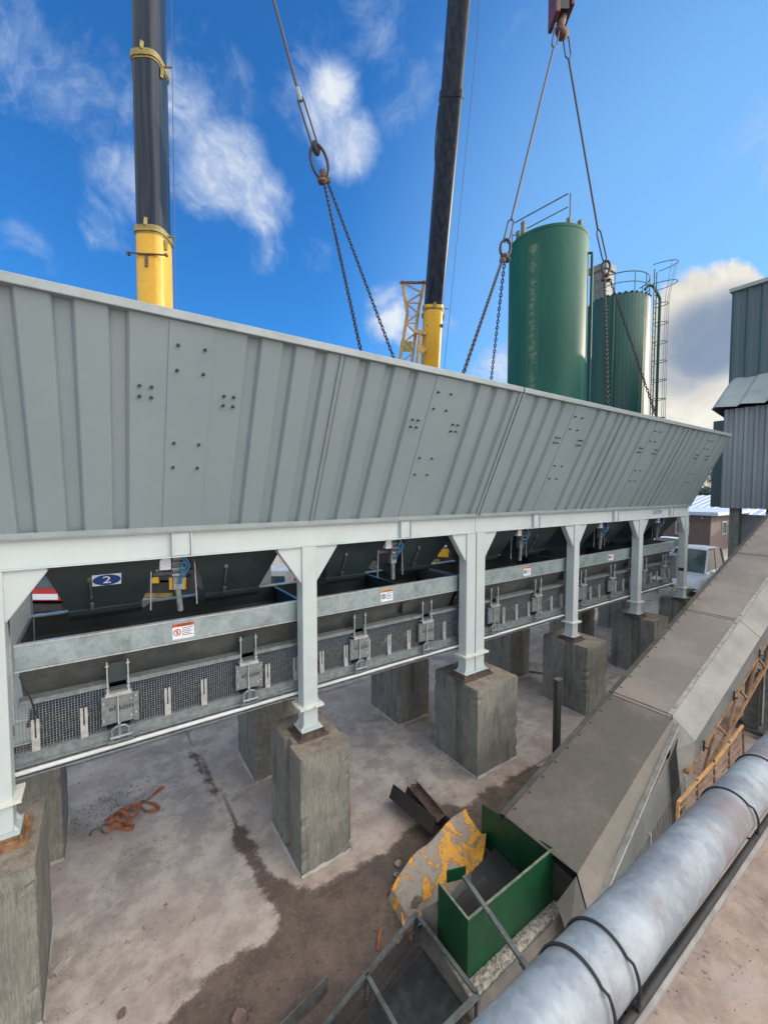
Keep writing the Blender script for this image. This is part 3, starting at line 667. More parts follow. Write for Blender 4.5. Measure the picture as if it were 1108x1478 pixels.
# loose cable by the left end of the trough
m = MB(); m.tube([(-.70, 5.53, 3.12), (-.66, 5.52, 2.98), (-.62, 5.54, 2.85), (-.60, 5.56, 2.72), (-.57, 5.56, 2.62)], .008, 6)
tag(m.build('sensor_cable', 'rubber', None, True, loc=(-.6, 5.55, 2.6)), 'thin black cable hanging beside the leftmost white post', 'cable')

# ------------------------------------------------------------------ inclined covered conveyor (runs along X, climbing 17.9 degrees)
SL = .322
def cz(x, off=0): return 1.61+SL*(x-7.06)+off
ic = thing('covered_conveyor', (4.3, 3.0, 0), 'sloping covered conveyor with dusty sheet lids climbing towards the corrugated building', 'conveyor')
CJ = [4.3, 7.06, 9.98, 12.9, 15.8, 18.7, 20.3]
rnd = random.Random(3)
def warp(rows, amp):
    return [[Vector(p)+Vector((0, 0, amp*rnd.uniform(-1, 1))) for p in r] for r in rows]
for i in range(len(CJ)-1):
    a, b = CJ[i]+.006, CJ[i+1]-.006; n = 8
    yr = 2.57 if i else None
    m = MB(); rows = []
    for k in range(n+1):
        x = a+(b-a)*k/n; yn = 2.57 if i else 2.43+.13*(k/n)
        rows.append([(x, 3.44+(yn-3.44)*q, cz(x)+.006*math.sin(q*math.pi)*(1 if k % n else 0)) for q in (0, .25, .5, .75, 1)])
    rows = warp(rows, .0015); m.sheet(rows); m.sheet([[p-Vector((0, 0, .004)) for p in r] for r in rows]); 
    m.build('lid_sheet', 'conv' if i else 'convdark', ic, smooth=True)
    if i:
        m = MB(); rows = []
        for k in range(n+1):
            x = a+(b-a)*k/n; q = math.sin(k/n*math.pi*3)*.04*(1 if 0 < k < n else 0)
            rows.append([(x, 2.568, cz(x)-.002), (x, 2.42+q*.5, cz(x)-.125+q), (x, 2.27, cz(x)-.25)])
        m.sheet(rows); m.build('shoulder_sheet', 'convside', ic, smooth=False)
        m = MB(); m.sheet([[(a, 2.268, cz(a)-.252), (b, 2.268, cz(b)-.252)], [(a, 2.29, cz(a)-.60), (b, 2.29, cz(b)-.60)]]); m.build('side_skirt', 'convskirt', ic)
        m = MB(); m.bar((a, 2.60, cz(a)+.006), (b, 2.60, cz(b)+.006), .055, .008)
        m.build('fold_strip', 'palestrip', ic)
        for q in (.05, .35, .65, .95):
            x = a+(b-a)*q; bm_ = MB(); bm_.tube([(x, 2.6, cz(x)+.01), (x, 2.6, cz(x)+.022)], .012, 6); bm_.build('bolt', 'steelgrey', ic)
    m = MB(); m.bar((CJ[i], 3.0, cz(CJ[i])+.004), (CJ[i]+.022, 3.0, cz(CJ[i])+.010), .86, .008); m.build('lid_joint', 'edge', ic)
    m = MB(); m.add([(a, 3.441, cz(a)+.004), (b, 3.441, cz(b)+.004), (b, 3.53, cz(b)-.02), (a, 3.53, cz(a)-.02)], [(0, 1, 2, 3)])
    m.add([(a, 3.53, cz(a)-.02), (b, 3.53, cz(b)-.02), (b, 3.535, cz(b)-.16), (a, 3.535, cz(a)-.16)], [(0, 1, 2, 3)]); m.build('rubber_edge', 'edge', ic)
    m = MB(); a2 = a if i else 4.48; m.bar((a2, 3.45, cz(a2)-.34), (b, 3.45, cz(b)-.34), .05, .32); m.build('far_channel', 'edge', ic)
LB = []
for i in range(len(CJ)-1):
    for q in [.06+.11*n_ for n_ in range(9)]:
        x = CJ[i]+(CJ[i+1]-CJ[i])*q
        if not LB:
            m = MB(); m.tube([(0, 0, 0), (0, 0, .004)], .016, 10); m.tube([(0, 0, .004), (0, 0, .015)], .009, 6); b = m.build('bolt', 'boltsteel', None, loc=(0, 0, 0)); LB.append(b)
        else: b = LB[0].copy(); COL.objects.link(b)
        b.parent = ic; b.location = Vector((x, 3.40, cz(x)+.004))-origin(ic)
    if i:
        m = MB(); m.bar((CJ[i]-.05, 3.0, cz(CJ[i]-.05)+.008), (CJ[i]-.012, 3.0, cz(CJ[i]-.012)+.008), .85, .004); m.build('lap_strip', 'conv', ic)
# first section flank, its light frame bar and the tail plate
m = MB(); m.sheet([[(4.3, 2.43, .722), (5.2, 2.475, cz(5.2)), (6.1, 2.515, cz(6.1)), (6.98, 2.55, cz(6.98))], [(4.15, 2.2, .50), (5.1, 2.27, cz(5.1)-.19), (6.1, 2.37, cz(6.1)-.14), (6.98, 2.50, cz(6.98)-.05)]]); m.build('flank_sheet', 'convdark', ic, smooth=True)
m = MB(); m.bar((4.08, 2.17, .47), (6.98, 2.47, cz(6.98)-.03), .075, .012, (0, .5, 1)); m.build('frame_bar', 'palestrip', ic)
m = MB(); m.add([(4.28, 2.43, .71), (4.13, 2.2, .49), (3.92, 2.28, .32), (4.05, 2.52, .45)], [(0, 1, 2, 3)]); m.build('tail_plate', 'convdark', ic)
m = MB(); m.add([(7.07, 2.567, cz(7.07)-.004), (7.07, 2.272, cz(7.07)-.25), (7.0, 2.28, .62), (6.9, 2.33, .40), (6.72, 2.40, .50), (6.75, 2.47, 1.2)], [(0, 1, 2, 3, 4, 5)]); m.build('side_skirt', 'convside', ic)
def expanded(name, a0, a1, b0, b1, nx, nz, w, mat, par):            # diamond mesh between two rails a (bottom) and b (top)
    a0, a1, b0, b1 = map(Vector, (a0, a1, b0, b1)); m = MB()
    P = lambda u, v: (a0.lerp(a1, u)).lerp(b0.lerp(b1, u), v)
    for i in range(-nz, nx):
        for sgn in (1, -1):
            u0, v0, u1, v1 = i/nx, 0., (i+nz)/nx, 1.
            if u0 < 0: v0 = -u0*nx/nz; u0 = 0.
            if u1 > 1: v1 = (1-i/nx)*nx/nz; u1 = 1.
            if sgn < 0: v0, v1 = 1-v0, 1-v1
            m.bar(P(u0, v0), P(u1, v1), w, w*.5)
    return m.build(name, mat, par)
gd = MB(); gd.add([(6.70, 2.33, .06), (4.2, 2.22, .06), (4.2, 2.20, .46), (6.70, 2.42, 1.30)], [(0, 1, 2, 3)]); gd.build('back_sheet', 'convskirt', ic)
expanded('mesh_panel', (6.86, 2.30, .05), (6.45, 2.27, .05), (6.92, 2.44, 1.36), (6.45, 2.37, 1.22), 8, 26, .008, 'black', ic)
m = MB()
for k in range(46):
    x = 4.35+k*.043; m.bar((x, 2.15, .06), (x, 2.155, .44+(x-4.2)*.33), .006, .006)
m.build('wire_guard', 'steelgrey', ic)
m = MB()
for x in (4.3, 5.4, 6.4): m.bar((x, 2.14, .05), (x, 2.16, .46+(x-4.2)*.33), .04, .012)
m.bar((4.2, 2.13, .05), (6.9, 2.25, .05), .04, .04); m.build('guard_frame', 'palestrip', ic)
# rusty truss below the skirt
tr = MB()
def lo(x): return cz(x)-.62
def lw(x): return cz(x)-1.12
for y in (2.30, 3.45):
    tr.bar((6.9, y, lo(6.9)), (20.25, y, lo(20.25)), .05, .05); tr.bar((7.3, y, lw(7.3)), (20.25, y, lw(20.25)), .05, .05)
x = 7.0; k = 0
while x < 19.2:
    for y in (2.30, 3.45):
        tr.bar((x, y, lo(x)), (x+.5, y, lw(x+.5)), .035, .035); tr.bar((x+.5, y, lw(x+.5)), (x+1.0, y, lo(x+1.0)), .035, .035)
    tr.bar((x, 2.3, lo(x)), (x, 3.45, lo(x)), .035, .035); x += 1.0
tr.build('truss', 'rust', ic)
m = MB(); m.add([(7.1, 2.4, cz(7.1)-.7), (20.25, 2.4, cz(20.25)-.7), (20.25, 3.4, cz(20.25)-.7), (7.1, 3.4, cz(7.1)-.7)], [(0, 1, 2, 3)]); m.build('belly_sheet', 'scrapbrown', ic)
for xx in (11.0, 16.0):
    for y in (2.3, 3.45):
        m = MB(); m.box(xx-.08, xx+.08, y-.08, y+.08, .02, lw(xx)-.03); m.box(xx-.2, xx+.2, y-.2, y+.2, .002, .0195); m.build('leg', 'pcol', ic)
for xx in (7.35, 8.6, 9.9, 11.2): m = MB(); m.box(xx-.012, xx+.012, 2.24, 2.262, cz(xx)-.58, cz(xx)-.42); m.tube([(xx, 2.2, cz(xx)-.52), (xx, 2.27, cz(xx)-.52)], .012, 6); m.build('toggle_clip', 'black', ic)
# walkway handrail beside the conveyor
wr = thing('handrail', (8.0, 1.9, 0), 'bent rusty orange angle iron handrail beside the conveyor truss', 'handrail')
A = hit(978, 1158, 1, 2.1); B = hit(1035, 1095, 1, 2.1); Cc = hit(1071, 1047, 1, 2.1)
m = MB(); m.bar(A, B, .034, .02); m.bar(B, Cc, .034, .02); m.bar(A, A-Vector((0, 0, .75)), .034, .02); m.build('top_rail', 'orange', wr)
m = MB()
for t in (.25, .5, .75): p = A.lerp(Cc, t); m.bar(p, (p.x+.12, p.y, 0.02), .022, .022)
m.bar(Cc, (Cc.x+.25, Cc.y, .02), .022, .022); m.build('baluster', 'scrapbrown', wr)
m = MB()
for k in range(3): m.bar(A-Vector((0, 0, .12+.13*k)), Cc-Vector((0, 0, .12+.13*k)), .014, .014)
m.build('mid_rail', 'rust', wr)
# pier and grey column right of the conveyor
cb = hit(1085, 1050, 2, 0)
st = thing('steel_column', (cb.x, cb.y, 0), 'grey green steel column on a dark base plate right of the conveyor', 'steel column')
m = MB(); hc = 1.25; m.box(cb.x-.12, cb.x+.12, cb.y-.02, cb.y+.02, .05, hc); m.box(cb.x-.13, cb.x-.11, cb.y-.12, cb.y+.12, .05, hc); m.box(cb.x+.11, cb.x+.13, cb.y-.12, cb.y+.12, .05, hc); m.build('shaft', 'pcol', st)
m = MB(); m.box(cb.x-.28, cb.x+.28, cb.y-.26, cb.y+.26, .004, .045); m.build('base_plate', 'edge', st)
m = MB(); m.tube([(cb.x-.2, cb.y-.3, .04), (cb.x-.02, cb.y-.28, .75)], .012, 6); m.rock((cb.x-.02, cb.y-.28, .78), .03)
m.build('lever', 'palestrip', st)

# ------------------------------------------------------------------ conveyor tail guard
tg = thing('tail_guard', (1.9, 2.95, 0), 'dark mesh-sided tail guard frame around the belt, left of the green box', 'machine guard')
TG = dict(x0=.5, x1=2.78, y0=2.50, y1=3.40, z=.32)
m = MB()
for y in (TG['y0'], TG['y1']): m.bar((TG['x0'], y, TG['z']), (TG['x1'], y, TG['z']), .045, .03)
for x in (TG['x0'], 2.02, TG['x1']): m.bar((x, TG['y0'], TG['z']+.001), (x, TG['y1'], TG['z']+.001), .04, .028)
for x in (TG['x0'], 2.02, TG['x1']):
    for y in (TG['y0'], TG['y1']): m.bar((x, y, 0), (x, y, TG['z']), .04, .04)
m.build('frame', 'steelgrey', tg)
m = MB()
for y in (TG['y0'], TG['y1']):
    x = TG['x0']
    while x < TG['x1']: m.bar((x, y, .01), (x, y, .30), .004, .004); x += .028
    for k in range(8): m.bar((TG['x0'], y, .03+.035*k), (TG['x1'], y, .03+.035*k), .004, .004)
m.build('side_mesh', 'black', tg)
m = MB()
y = TG['y0']+.62
while y < TG['y1']: m.bar((TG['x0'], y, .305), (TG['x1'], y, .305), .005, .005); y += .03
x = TG['x0']
while x < TG['x1']: m.bar((x, TG['y0']+.62, .306), (x, TG['y1'], .306), .004, .004); x += .06
m.build('top_mesh', 'black', tg)
m = MB(); m.box(TG['x0']+.05, TG['x1']-.05, 2.58, 3.3, .05, .09); m.build('belt', 'rubber', tg)
m = MB(); m.tube([(1.15, 2.56, .16), (1.15, 3.34, .16)], .13, 20); m.build('tail_drum', 'black', tg, smooth=True)
for c_ in kids(tg):                                                 # the far side of the guard tapers in towards the tail
    for v_ in c_.data.vertices:
        X_, Y_ = v_.co.x+1.9, v_.co.y+2.95
        v_.co.y -= max(0, 2.78-X_)*.23*max(0, Y_-2.5)/.9
m = MB(); m.prism([(.9, 3.36, .02), (1.75, 3.52, .02), (1.75, 3.50, .22), (.9, 3.34, .22)], (0, .012, 0)); tag(m.build('angle_iron', 'steelgrey', None, loc=(1.6, 3.6, .0)), 'dark steel plate standing on edge beside the tail guard', 'steel plate')

# ------------------------------------------------------------------ green receiving box
gb = thing('receiving_box', (3.6, 3.1, .05), 'dark green open steel box with a tall back plate at the foot of the conveyor', 'steel box')
X0, X1, Y0, Y1 = 2.93, 4.33, 2.76, 3.20
T = .012
m = MB(); m.prism([(X0, Y0, .03), (X1, Y0, .03), (X1, Y0, .745), (X0, Y0, .735)], (0, T, 0)); m.build('front_panel', 'green', gb)
m = MB(); m.prism([(X0-.001, Y0+.0005, .03), (X0-.001, 3.20, .10), (X0-.001, 3.20, .77), (X0-.001, Y0+.0005, .733)], (-T, 0, 0)); m.build('end_panel', 'green', gb)
m = MB(); m.prism([(X1+.003, Y0, .03), (X1+.003, 3.86, .03), (X1+.003, 3.86, .60), (X1+.003, Y0, .76)], (T, 0, 0)); m.build('back_plate', 'green', gb)
m = MB(); m.bar((X0-.012, Y0+.004, .742), (X1+.01, Y0+.004, .752), .022, .010); m.bar((X0-.006, Y0, .742), (X0-.006, 3.2, .776), .02, .010); m.build('rim_edge', 'greenrim', gb)
m = MB(); m.add([(X0+.02, 3.19, .40), (X0+.75, 3.22, .42), (X0+.75, 2.95, .12), (X0+.02, 2.95, .12)], [(0, 1, 2, 3)]); m.add([(X0+.6, 3.5, .16), (X1-.02, 3.6, .16), (X1-.02, 2.9, .08), (X0+.6, 2.9, .08)], [(0, 3, 2, 1)]); m.build('inner_chute', 'black', gb)
m = MB(); m.prism([(3.14, 3.30, .56), (3.36, 3.22, .56), (3.36, 3.22, .70), (3.14, 3.30, .70)], (.006, .012, 0)); m.build('side_flap', 'green', gb)
m = MB(); m.add([(X0-.02, 3.2, .03), (X0+.6, 3.28, .03), (X0+.6, 3.3, .50), (X0-.02, 3.24, .40)], [(0, 1, 2, 3)]); m.build('rear_panel', 'convskirt', gb)
m = MB(); m.add([(X0+.03, Y0+.03, .12), (X1-.02, Y0+.03, .12), (X1-.02, 3.3, .14), (X0+.03, 3.2, .14)], [(0, 1, 2, 3)]); m.build('floor_plate', 'black', gb)
# sloping skirt plates with a spilled ledge
sk = thing('pit_skirt', (3.5, 2.8, 0), 'grey sloping skirt plates with spilled cement around the green box', 'steel skirt')
m = MB(); m.prism([(2.74, 2.60, .02), (2.74, 3.30, .02), (2.78, 3.30, .32), (2.78, 2.60, .18)], (.012, 0, 0)); m.prism([(2.80, 3.32, .0), (2.80, 3.32, .42), (2.93, 3.20, .55), (2.93, 3.20, .03)], (.0, .012, 0)); m.build('left_plate', 'edge', sk)
m = MB(); m.sheet([[(2.84, 3.3, .22), (2.84, 2.64, .10)], [(2.92, 3.2, .10), (2.92, 2.72, .06)]]); m.build('inner_slope', 'conv', sk)
m = MB(); m.prism([(2.76, 2.56, .0), (4.6, 2.56, .0), (4.6, 2.60, .12), (2.76, 2.60, .08)], (0, .012, 0)); m.build('front_plate', 'edge', sk)
m = MB(); rr = random.Random(5); rows = []
for i in range(60):
    x = 2.83+i*.03; w = .012*rr.random(); rows.append([(x, 2.62-w, .085), (x, 2.65, .105+.012*rr.random()), (x, 2.69, .115+.012*rr.random()), (x, 2.72, .11+.01*rr.random()), (x, 2.755, .10+.01*rr.random())])
m.sheet(rows); rows = []
for i in range(24):
    y = 2.66+i*.024; rows.append([(2.80-.02*rr.random(), y, .11), (2.86, y, .125+.02*rr.random()), (2.92, y, .10+.02*rr.random())])
m.sheet(rows); [m.rock((rr.uniform(2.85, 4.5), rr.uniform(2.62, 2.74), .115), rr.uniform(.006, .022)) for _ in range(160)]; m.build('cement_spill', 'spill', sk, smooth=False)
# black drive box behind the green box
m = MB(); m.prism([(4.36, 2.44, .02), (4.36, 3.3, .02), (4.36, 3.3, .60), (4.36, 2.44, .55)], (.25, 0, .02)); tag(m.build('drive_housing', 'black', None, bevel=.01, loc=(4.5, 2.8, 0)), 'black steel housing under the lower end of the conveyor', 'housing')
m = MB(); m.tube([(4.15, 2.45, .08), (4.42, 2.36, .40)], .03, 8); tag(m.build('prop_rod', 'greenrim', None, True, loc=(4.2, 2.4, .05)), 'short leaning rod between green box and conveyor tail', 'rod')
a, b = hit(669, 1265, 2, .80), hit(757, 1392, 2, .66)
m = MB(); m.bar(a, b, .045, .035); m.bar(b-(b-a).normalized()*.04, b+(b-a).normalized()*.05, .06, .06); tag(m.build('cross_bar', 'steelgrey', None, loc=a), 'grey square bar lying across the top of the green box', 'steel bar')

# ------------------------------------------------------------------ scrap and litter
def curved_plate():
    m = MB(); rows = []
    L = [hit(565, 1283, 2, .10), hit(590, 1243, 2, .22), hit(625, 1207, 2, .28), hit(672, 1164, 2, .34)]
    Rr = [hit(598, 1340, 2, .12), hit(650, 1300, 2, .06), hit(692, 1262, 2, .08), hit(702, 1205, 2, .26)]
    def cr(P, t):
        f = t*(len(P)-1); i = min(int(f), len(P)-2); return P[i].lerp(P[i+1], f-i)
    for k in range(15):
        t = k/14; a, b = cr(L, t), cr(Rr, t); rows.append([a.lerp(b, q)-Vector((0, 0, .10*math.sin(math.pi*q)))+Vector((0, 0, .004*random.uniform(-1, 1)+.035*math.sin(q*9+t*4)*math.sin(t*7)+.02*math.sin(t*17+q*3))) for q in [j/8 for j in range(9)]])
    m.sheet(rows); m.sheet([[p-Vector((0, 0, .008)) for p in r] for r in rows])
    return m, L, Rr
m, L, Rr = curved_plate()
yo = thing('scrap_plate', (3.4, 4.0, 0), 'bent scrap steel plate with flaking yellow paint behind the green box', 'scrap metal')
m.build('sheet', 'scrapyellow', yo, smooth=True)
m = MB()
for i in range(3): m.add([L[i], L[i+1], L[i+1]+Vector((-.04, .05, -.10)), L[i]+Vector((-.04, .05, -.10))], [(0, 1, 2, 3)])
m.add([L[0], Rr[0], Rr[0]+Vector((-.06, -.02, -.11)), L[0]+Vector((-.05, .0, -.09))], [(0, 1, 2, 3)]); m.build('folded_flange', 'scrapyellow', yo)
m = MB(); m.tube([hit(580, 1318, 2, .08), hit(583, 1345, 2, .06), hit(574, 1362, 2, .02)], .012, 6); m.tube([hit(586, 1320, 2, .08), hit(580, 1350, 2, .03)], .01, 6); m.build('torn_strip', 'orange', yo)
def channel(a, b, w, h, mat, label, roll=0):
    a, b = Vector(a), Vector(b); d = (b-a).normalized(); u = Vector((0, 0, 1)); s = d.cross(u).normalized(); n = s.cross(d)
    c_, s_ = math.cos(roll), math.sin(roll); s2 = s*c_+n*s_; n2 = -s*s_+n*c_; t = .012
    prof = [(-w/2, 0), (w/2, 0), (w/2, h), (w/2-t, h), (w/2-t, t), (-w/2+t, t), (-w/2+t, h), (-w/2, h)]
    m = MB(); m.prism([a+s2*p+n2*q for p, q in prof], b-a)
    # ragged torn end
    m.prism([a+s2*(-w/2), a+s2*(w/2), a+s2*(w*.1)-d*.09, a-s2*(w*.2)-d*.03], n2*t)
    return tag(m.build('scrap_channel', mat, None, loc=a), label, 'scrap metal', 'steel offcuts lying by the yellow plate')
channel(hit(572, 1152, 2, .10), hit(634, 1204, 2, .12), .36, .20, 'scrapblack', 'wide black scrap channel with a torn end, open side up', .5)
channel(hit(598, 1136, 2, .22), hit(637, 1182, 2, .24), .16, .09, 'scrapbrown', 'narrow brown scrap channel resting against the black one', -.5)
# orange ratchet strap
def ribbon(pts, w, mat, par):
    m = MB(); pts = [Vector(p) for p in pts]; rows = []
    fine = []
    for i in range(len(pts)-1):
        p0, p1, p2, p3 = pts[max(i-1, 0)], pts[i], pts[i+1], pts[min(i+2, len(pts)-1)]
        for k in range(6):
            t = k/6; fine.append(.5*((2*p1)+(-p0+p2)*t+(2*p0-5*p1+4*p2-p3)*t*t+(-p0+3*p1-3*p2+p3)*t**3))
    fine.append(pts[-1])
    for i, p in enumerate(fine):
        d = (fine[min(i+1, len(fine)-1)]-fine[max(i-1, 0)]).normalized(); s = d.cross(Vector((0, 0, 1))).normalized()
        tw = .6*math.sin(i*.55); rows.append([p+s*w/2*math.cos(tw)+Vector((0, 0, w/2*math.sin(tw)+.012)), p+Vector((0, 0, .016)), p-s*w/2*math.cos(tw)+Vector((0, 0, -w/2*math.sin(tw)*.5+.012))])
    m.sheet(rows); return m.build('webbing', mat, par, smooth=True)
sp = thing('ratchet_strap', (.25, 7.45, 0), 'crumpled orange webbing strap lying on the concrete', 'strap')
G = lambda px, py, z=.01: hit(px, py, 2, z)
ribbon([G(237, 1136), G(222, 1147), G(205, 1160), G(190, 1166, .03), G(170, 1180, .03), G(152, 1192)], .055, 'strap', sp)
ribbon([G(203, 1157), G(222, 1161), G(229, 1169), G(213, 1171), G(196, 1163, .05), G(178, 1170, .06), G(168, 1182, .05), G(180, 1186, .03), G(200, 1174, .05), G(186, 1163, .06), G(166, 1177, .02), G(150, 1186)], .055, 'strap', sp)
ribbon([G(148, 1192), G(163, 1190, .03), G(178, 1193), G(192, 1192), G(188, 1198), G(170, 1196), G(158, 1200), G(152, 1205)], .05, 'strap', sp)
ribbon([G(175, 1187, .03), G(186, 1190, .05), G(186, 1178, .06), G(170, 1172, .07), G(158, 1183, .04)], .05, 'strap', sp)
m = MB(); m.tube([G(130, 1206), G(133, 1199, .03), G(140, 1195, .05), G(147, 1197, .03), G(149, 1202)], .012, 6); m.build('hook', 'steelgrey', sp, smooth=True)
m = MB(); m.tube([G(549, 1340, .03), G(547, 1352, .02), G(545, 1372, .02)], [.012, .022, .01], 6); tag(m.build('rag', 'strap', None, True, loc=G(547, 1355, 0)), 'small strip of orange cloth on the brown soil', 'rag')
# black post with cap
ph = Vector((6.36, 4.02, 0))
bp_ = thing('bollard_post', ph, 'short black square steel post standing behind the sloping conveyor', 'post')
m = MB(); m.box(ph.x-.06, ph.x+.06, ph.y-.04, ph.y+.04, 0, 1.80); m.build('shaft', 'black', bp_, bevel=.006)
m = MB(); m.box(ph.x-.065, ph.x+.065, ph.y-.045, ph.y+.045, 1.801, 1.815); m.tube([(ph.x-.02, ph.y-.05, 1.68), (ph.x-.02, ph.y-.038, 1.68)], .014, 8); m.tube([(ph.x-.02, ph.y-.05, 1.5), (ph.x-.02, ph.y-.038, 1.5)], .012, 8); m.build('cap', 'edge', bp_)
# stones
def stone(px, py, r, lab, mat='stone'):
    p = G(px, py, r*.35); m = MB(); m.rock(p, r); tag(m.build('stone', mat, None, loc=p), lab, 'stone', 'loose stones on the yard')
stone(72, 1408, .045, 'small dark stone at the foot of the lower-left pier'); stone(345, 1468, .09, 'dark lump of dirt near the bottom edge', 'scrapbrown')
stone(176, 1462, .05, 'small dark stone near the bottom edge of the slab', 'scrapbrown')
stone(574, 1246, .06, 'pale stone beside the yellow scrap plate'); stone(571, 1262, .04, 'small pale stone touching the yellow scrap plate')
m = MB(); rr = random.Random(11)
for i in range(900):
    x, y = rr.uniform(.9, 5.6), rr.uniform(3.6, 4.55)
    if poly_sd((x, y), SOIL) < .03: continue
    r = rr.uniform(.004, .016); c = Vector((x, y, r*.3)); random.seed(i); m.rock(c, r)
for i in range(220):
    x, y = rr.gauss(.15, .45), rr.gauss(7.75, .28); r = rr.uniform(.004, .013); m.rock((x, y, r*.3), r)
for i in range(700):
    x, y = rr.uniform(-.5, 6), rr.uniform(4.2, 8.5); r = rr.uniform(.003, .009); m.rock((x, y, r*.3), r)
for i in range(240):
    x, y = rr.uniform(1.5, 6), rr.uniform(.6, 2.0); r = rr.uniform(.003, .010); m.rock((x, y, r*.3), r)
MT['grit'] = M('dark grit', (.14, .115, .095), (.07, .055, .045), rough=.9, scale=20)
gv = m.build('gravel', 'grit', None, loc=(0, 0, 0)); tag(gv, 'loose grit scattered on the soil and slab', 'gravel', kind='stuff')
m = MB(); p = G(92, 1392, .02); m.bar(G(78, 1406, .02), G(100, 1380, .02), .06, .025); tag(m.build('wood_offcut', 'palestrip', None, loc=p), 'short dusty wooden offcut by the lower-left pier', 'wood')

# ------------------------------------------------------------------ big galvanised pipe in front, with ties and cables
pd = ray(1371, 795).normalized(); pp = Vector((-.13, .588, 3.66)); PR = .1
pipe = thing('galvanised_pipe', pp, 'thick mottled galvanised pipe crossing the lower right corner', 'pipe')
N_ = Vector((0, 0, 1)); N_ = (N_-pd*N_.dot(pd)).normalized(); S_ = pd.cross(N_)
m = MB(); m.tube([pp+pd*t for t in (-1.5, -1, -.5, 0, .4, .8, 1.2, 1.6, 2, 3, 4.5, 6, 8, 10)], PR, 64); m.build('barrel', 'galvpipe', pipe, smooth=True)
def axis_t(px, py):                                                 # axial position of a seen point of the pipe
    best = None
    for k in range(-1000, 8000, 4):
        q = pp+pd*(k/1000)+(CP-(pp+pd*(k/1000))).normalized()*PR*.9; d = q-CP; z = d.dot(fw)
        if z <= 0: continue
        x = W0/2+F0*d.dot(rt)/z; y = H0/2-F0*d.dot(up)/z; e = (x-px)**2+(y-py)**2
        if best is None or e < best[0]: best = (e, k/1000)
    return best[1]
for i, (px, py, lab) in enumerate([(800, 1410, 'black cable tie round the pipe, lowest of the four'), (850, 1378, 'black cable tie round the pipe, second from the bottom corner'), (1052, 1175, 'black cable tie round the pipe where the handrail ends'), (1085, 1112, 'black cable tie round the pipe, uppermost')]):
    t = axis_t(px, py); m = MB(); pts = []
    for k in range(48):
        a = 2*math.pi*k/48; pts.append(pp+pd*(t+.012*math.sin(a*1+1))+(N_*math.cos(a)+S_*math.sin(a))*(PR+.004+(.012 if math.sin(a) > .75 else 0)))
    m.tube(pts, .0048, 6, closed=True); m.box(*sum(([pts[14][j]-.008, pts[14][j]+.008] for j in range(3)), []))
    tag(m.build('cable_tie', 'rubber', None, True, loc=pts[0]), lab, 'cable tie', 'black ties holding the cables to the pipe')
SG = 1 if S_.y < 0 else -1
def cable(off_n, off_s, r, mat, name, lab, wav=.006, ph=0.):
    m = MB(); pts = [pp+pd*t+N_*(off_n+wav*math.sin(2.1*t+ph))+S_*(off_s+wav*math.cos(1.7*t+ph)) for t in [-1.4+.1*k for k in range(90)]]
    m.tube(pts, r, 12); tag(m.build(name, mat, None, True, loc=pts[20]), lab, 'cable')
MT['cablegrey'] = M('grey cable sheath', (.26, .25, .25), (.17, .16, .16), rough=.5, scale=9)
cable(-.075, SG*.115, .017, 'cablegrey', 'cable', 'thick grey cable strapped under the pipe', .005)
cable(-.112, SG*.082, .013, 'cablegrey', 'cable', 'thin grey cable below the thick one', .008, 1)
cable(-.045, SG*.108, .012, 'rubber', 'cable', 'black cable tucked beside the pipe', .004, 2)

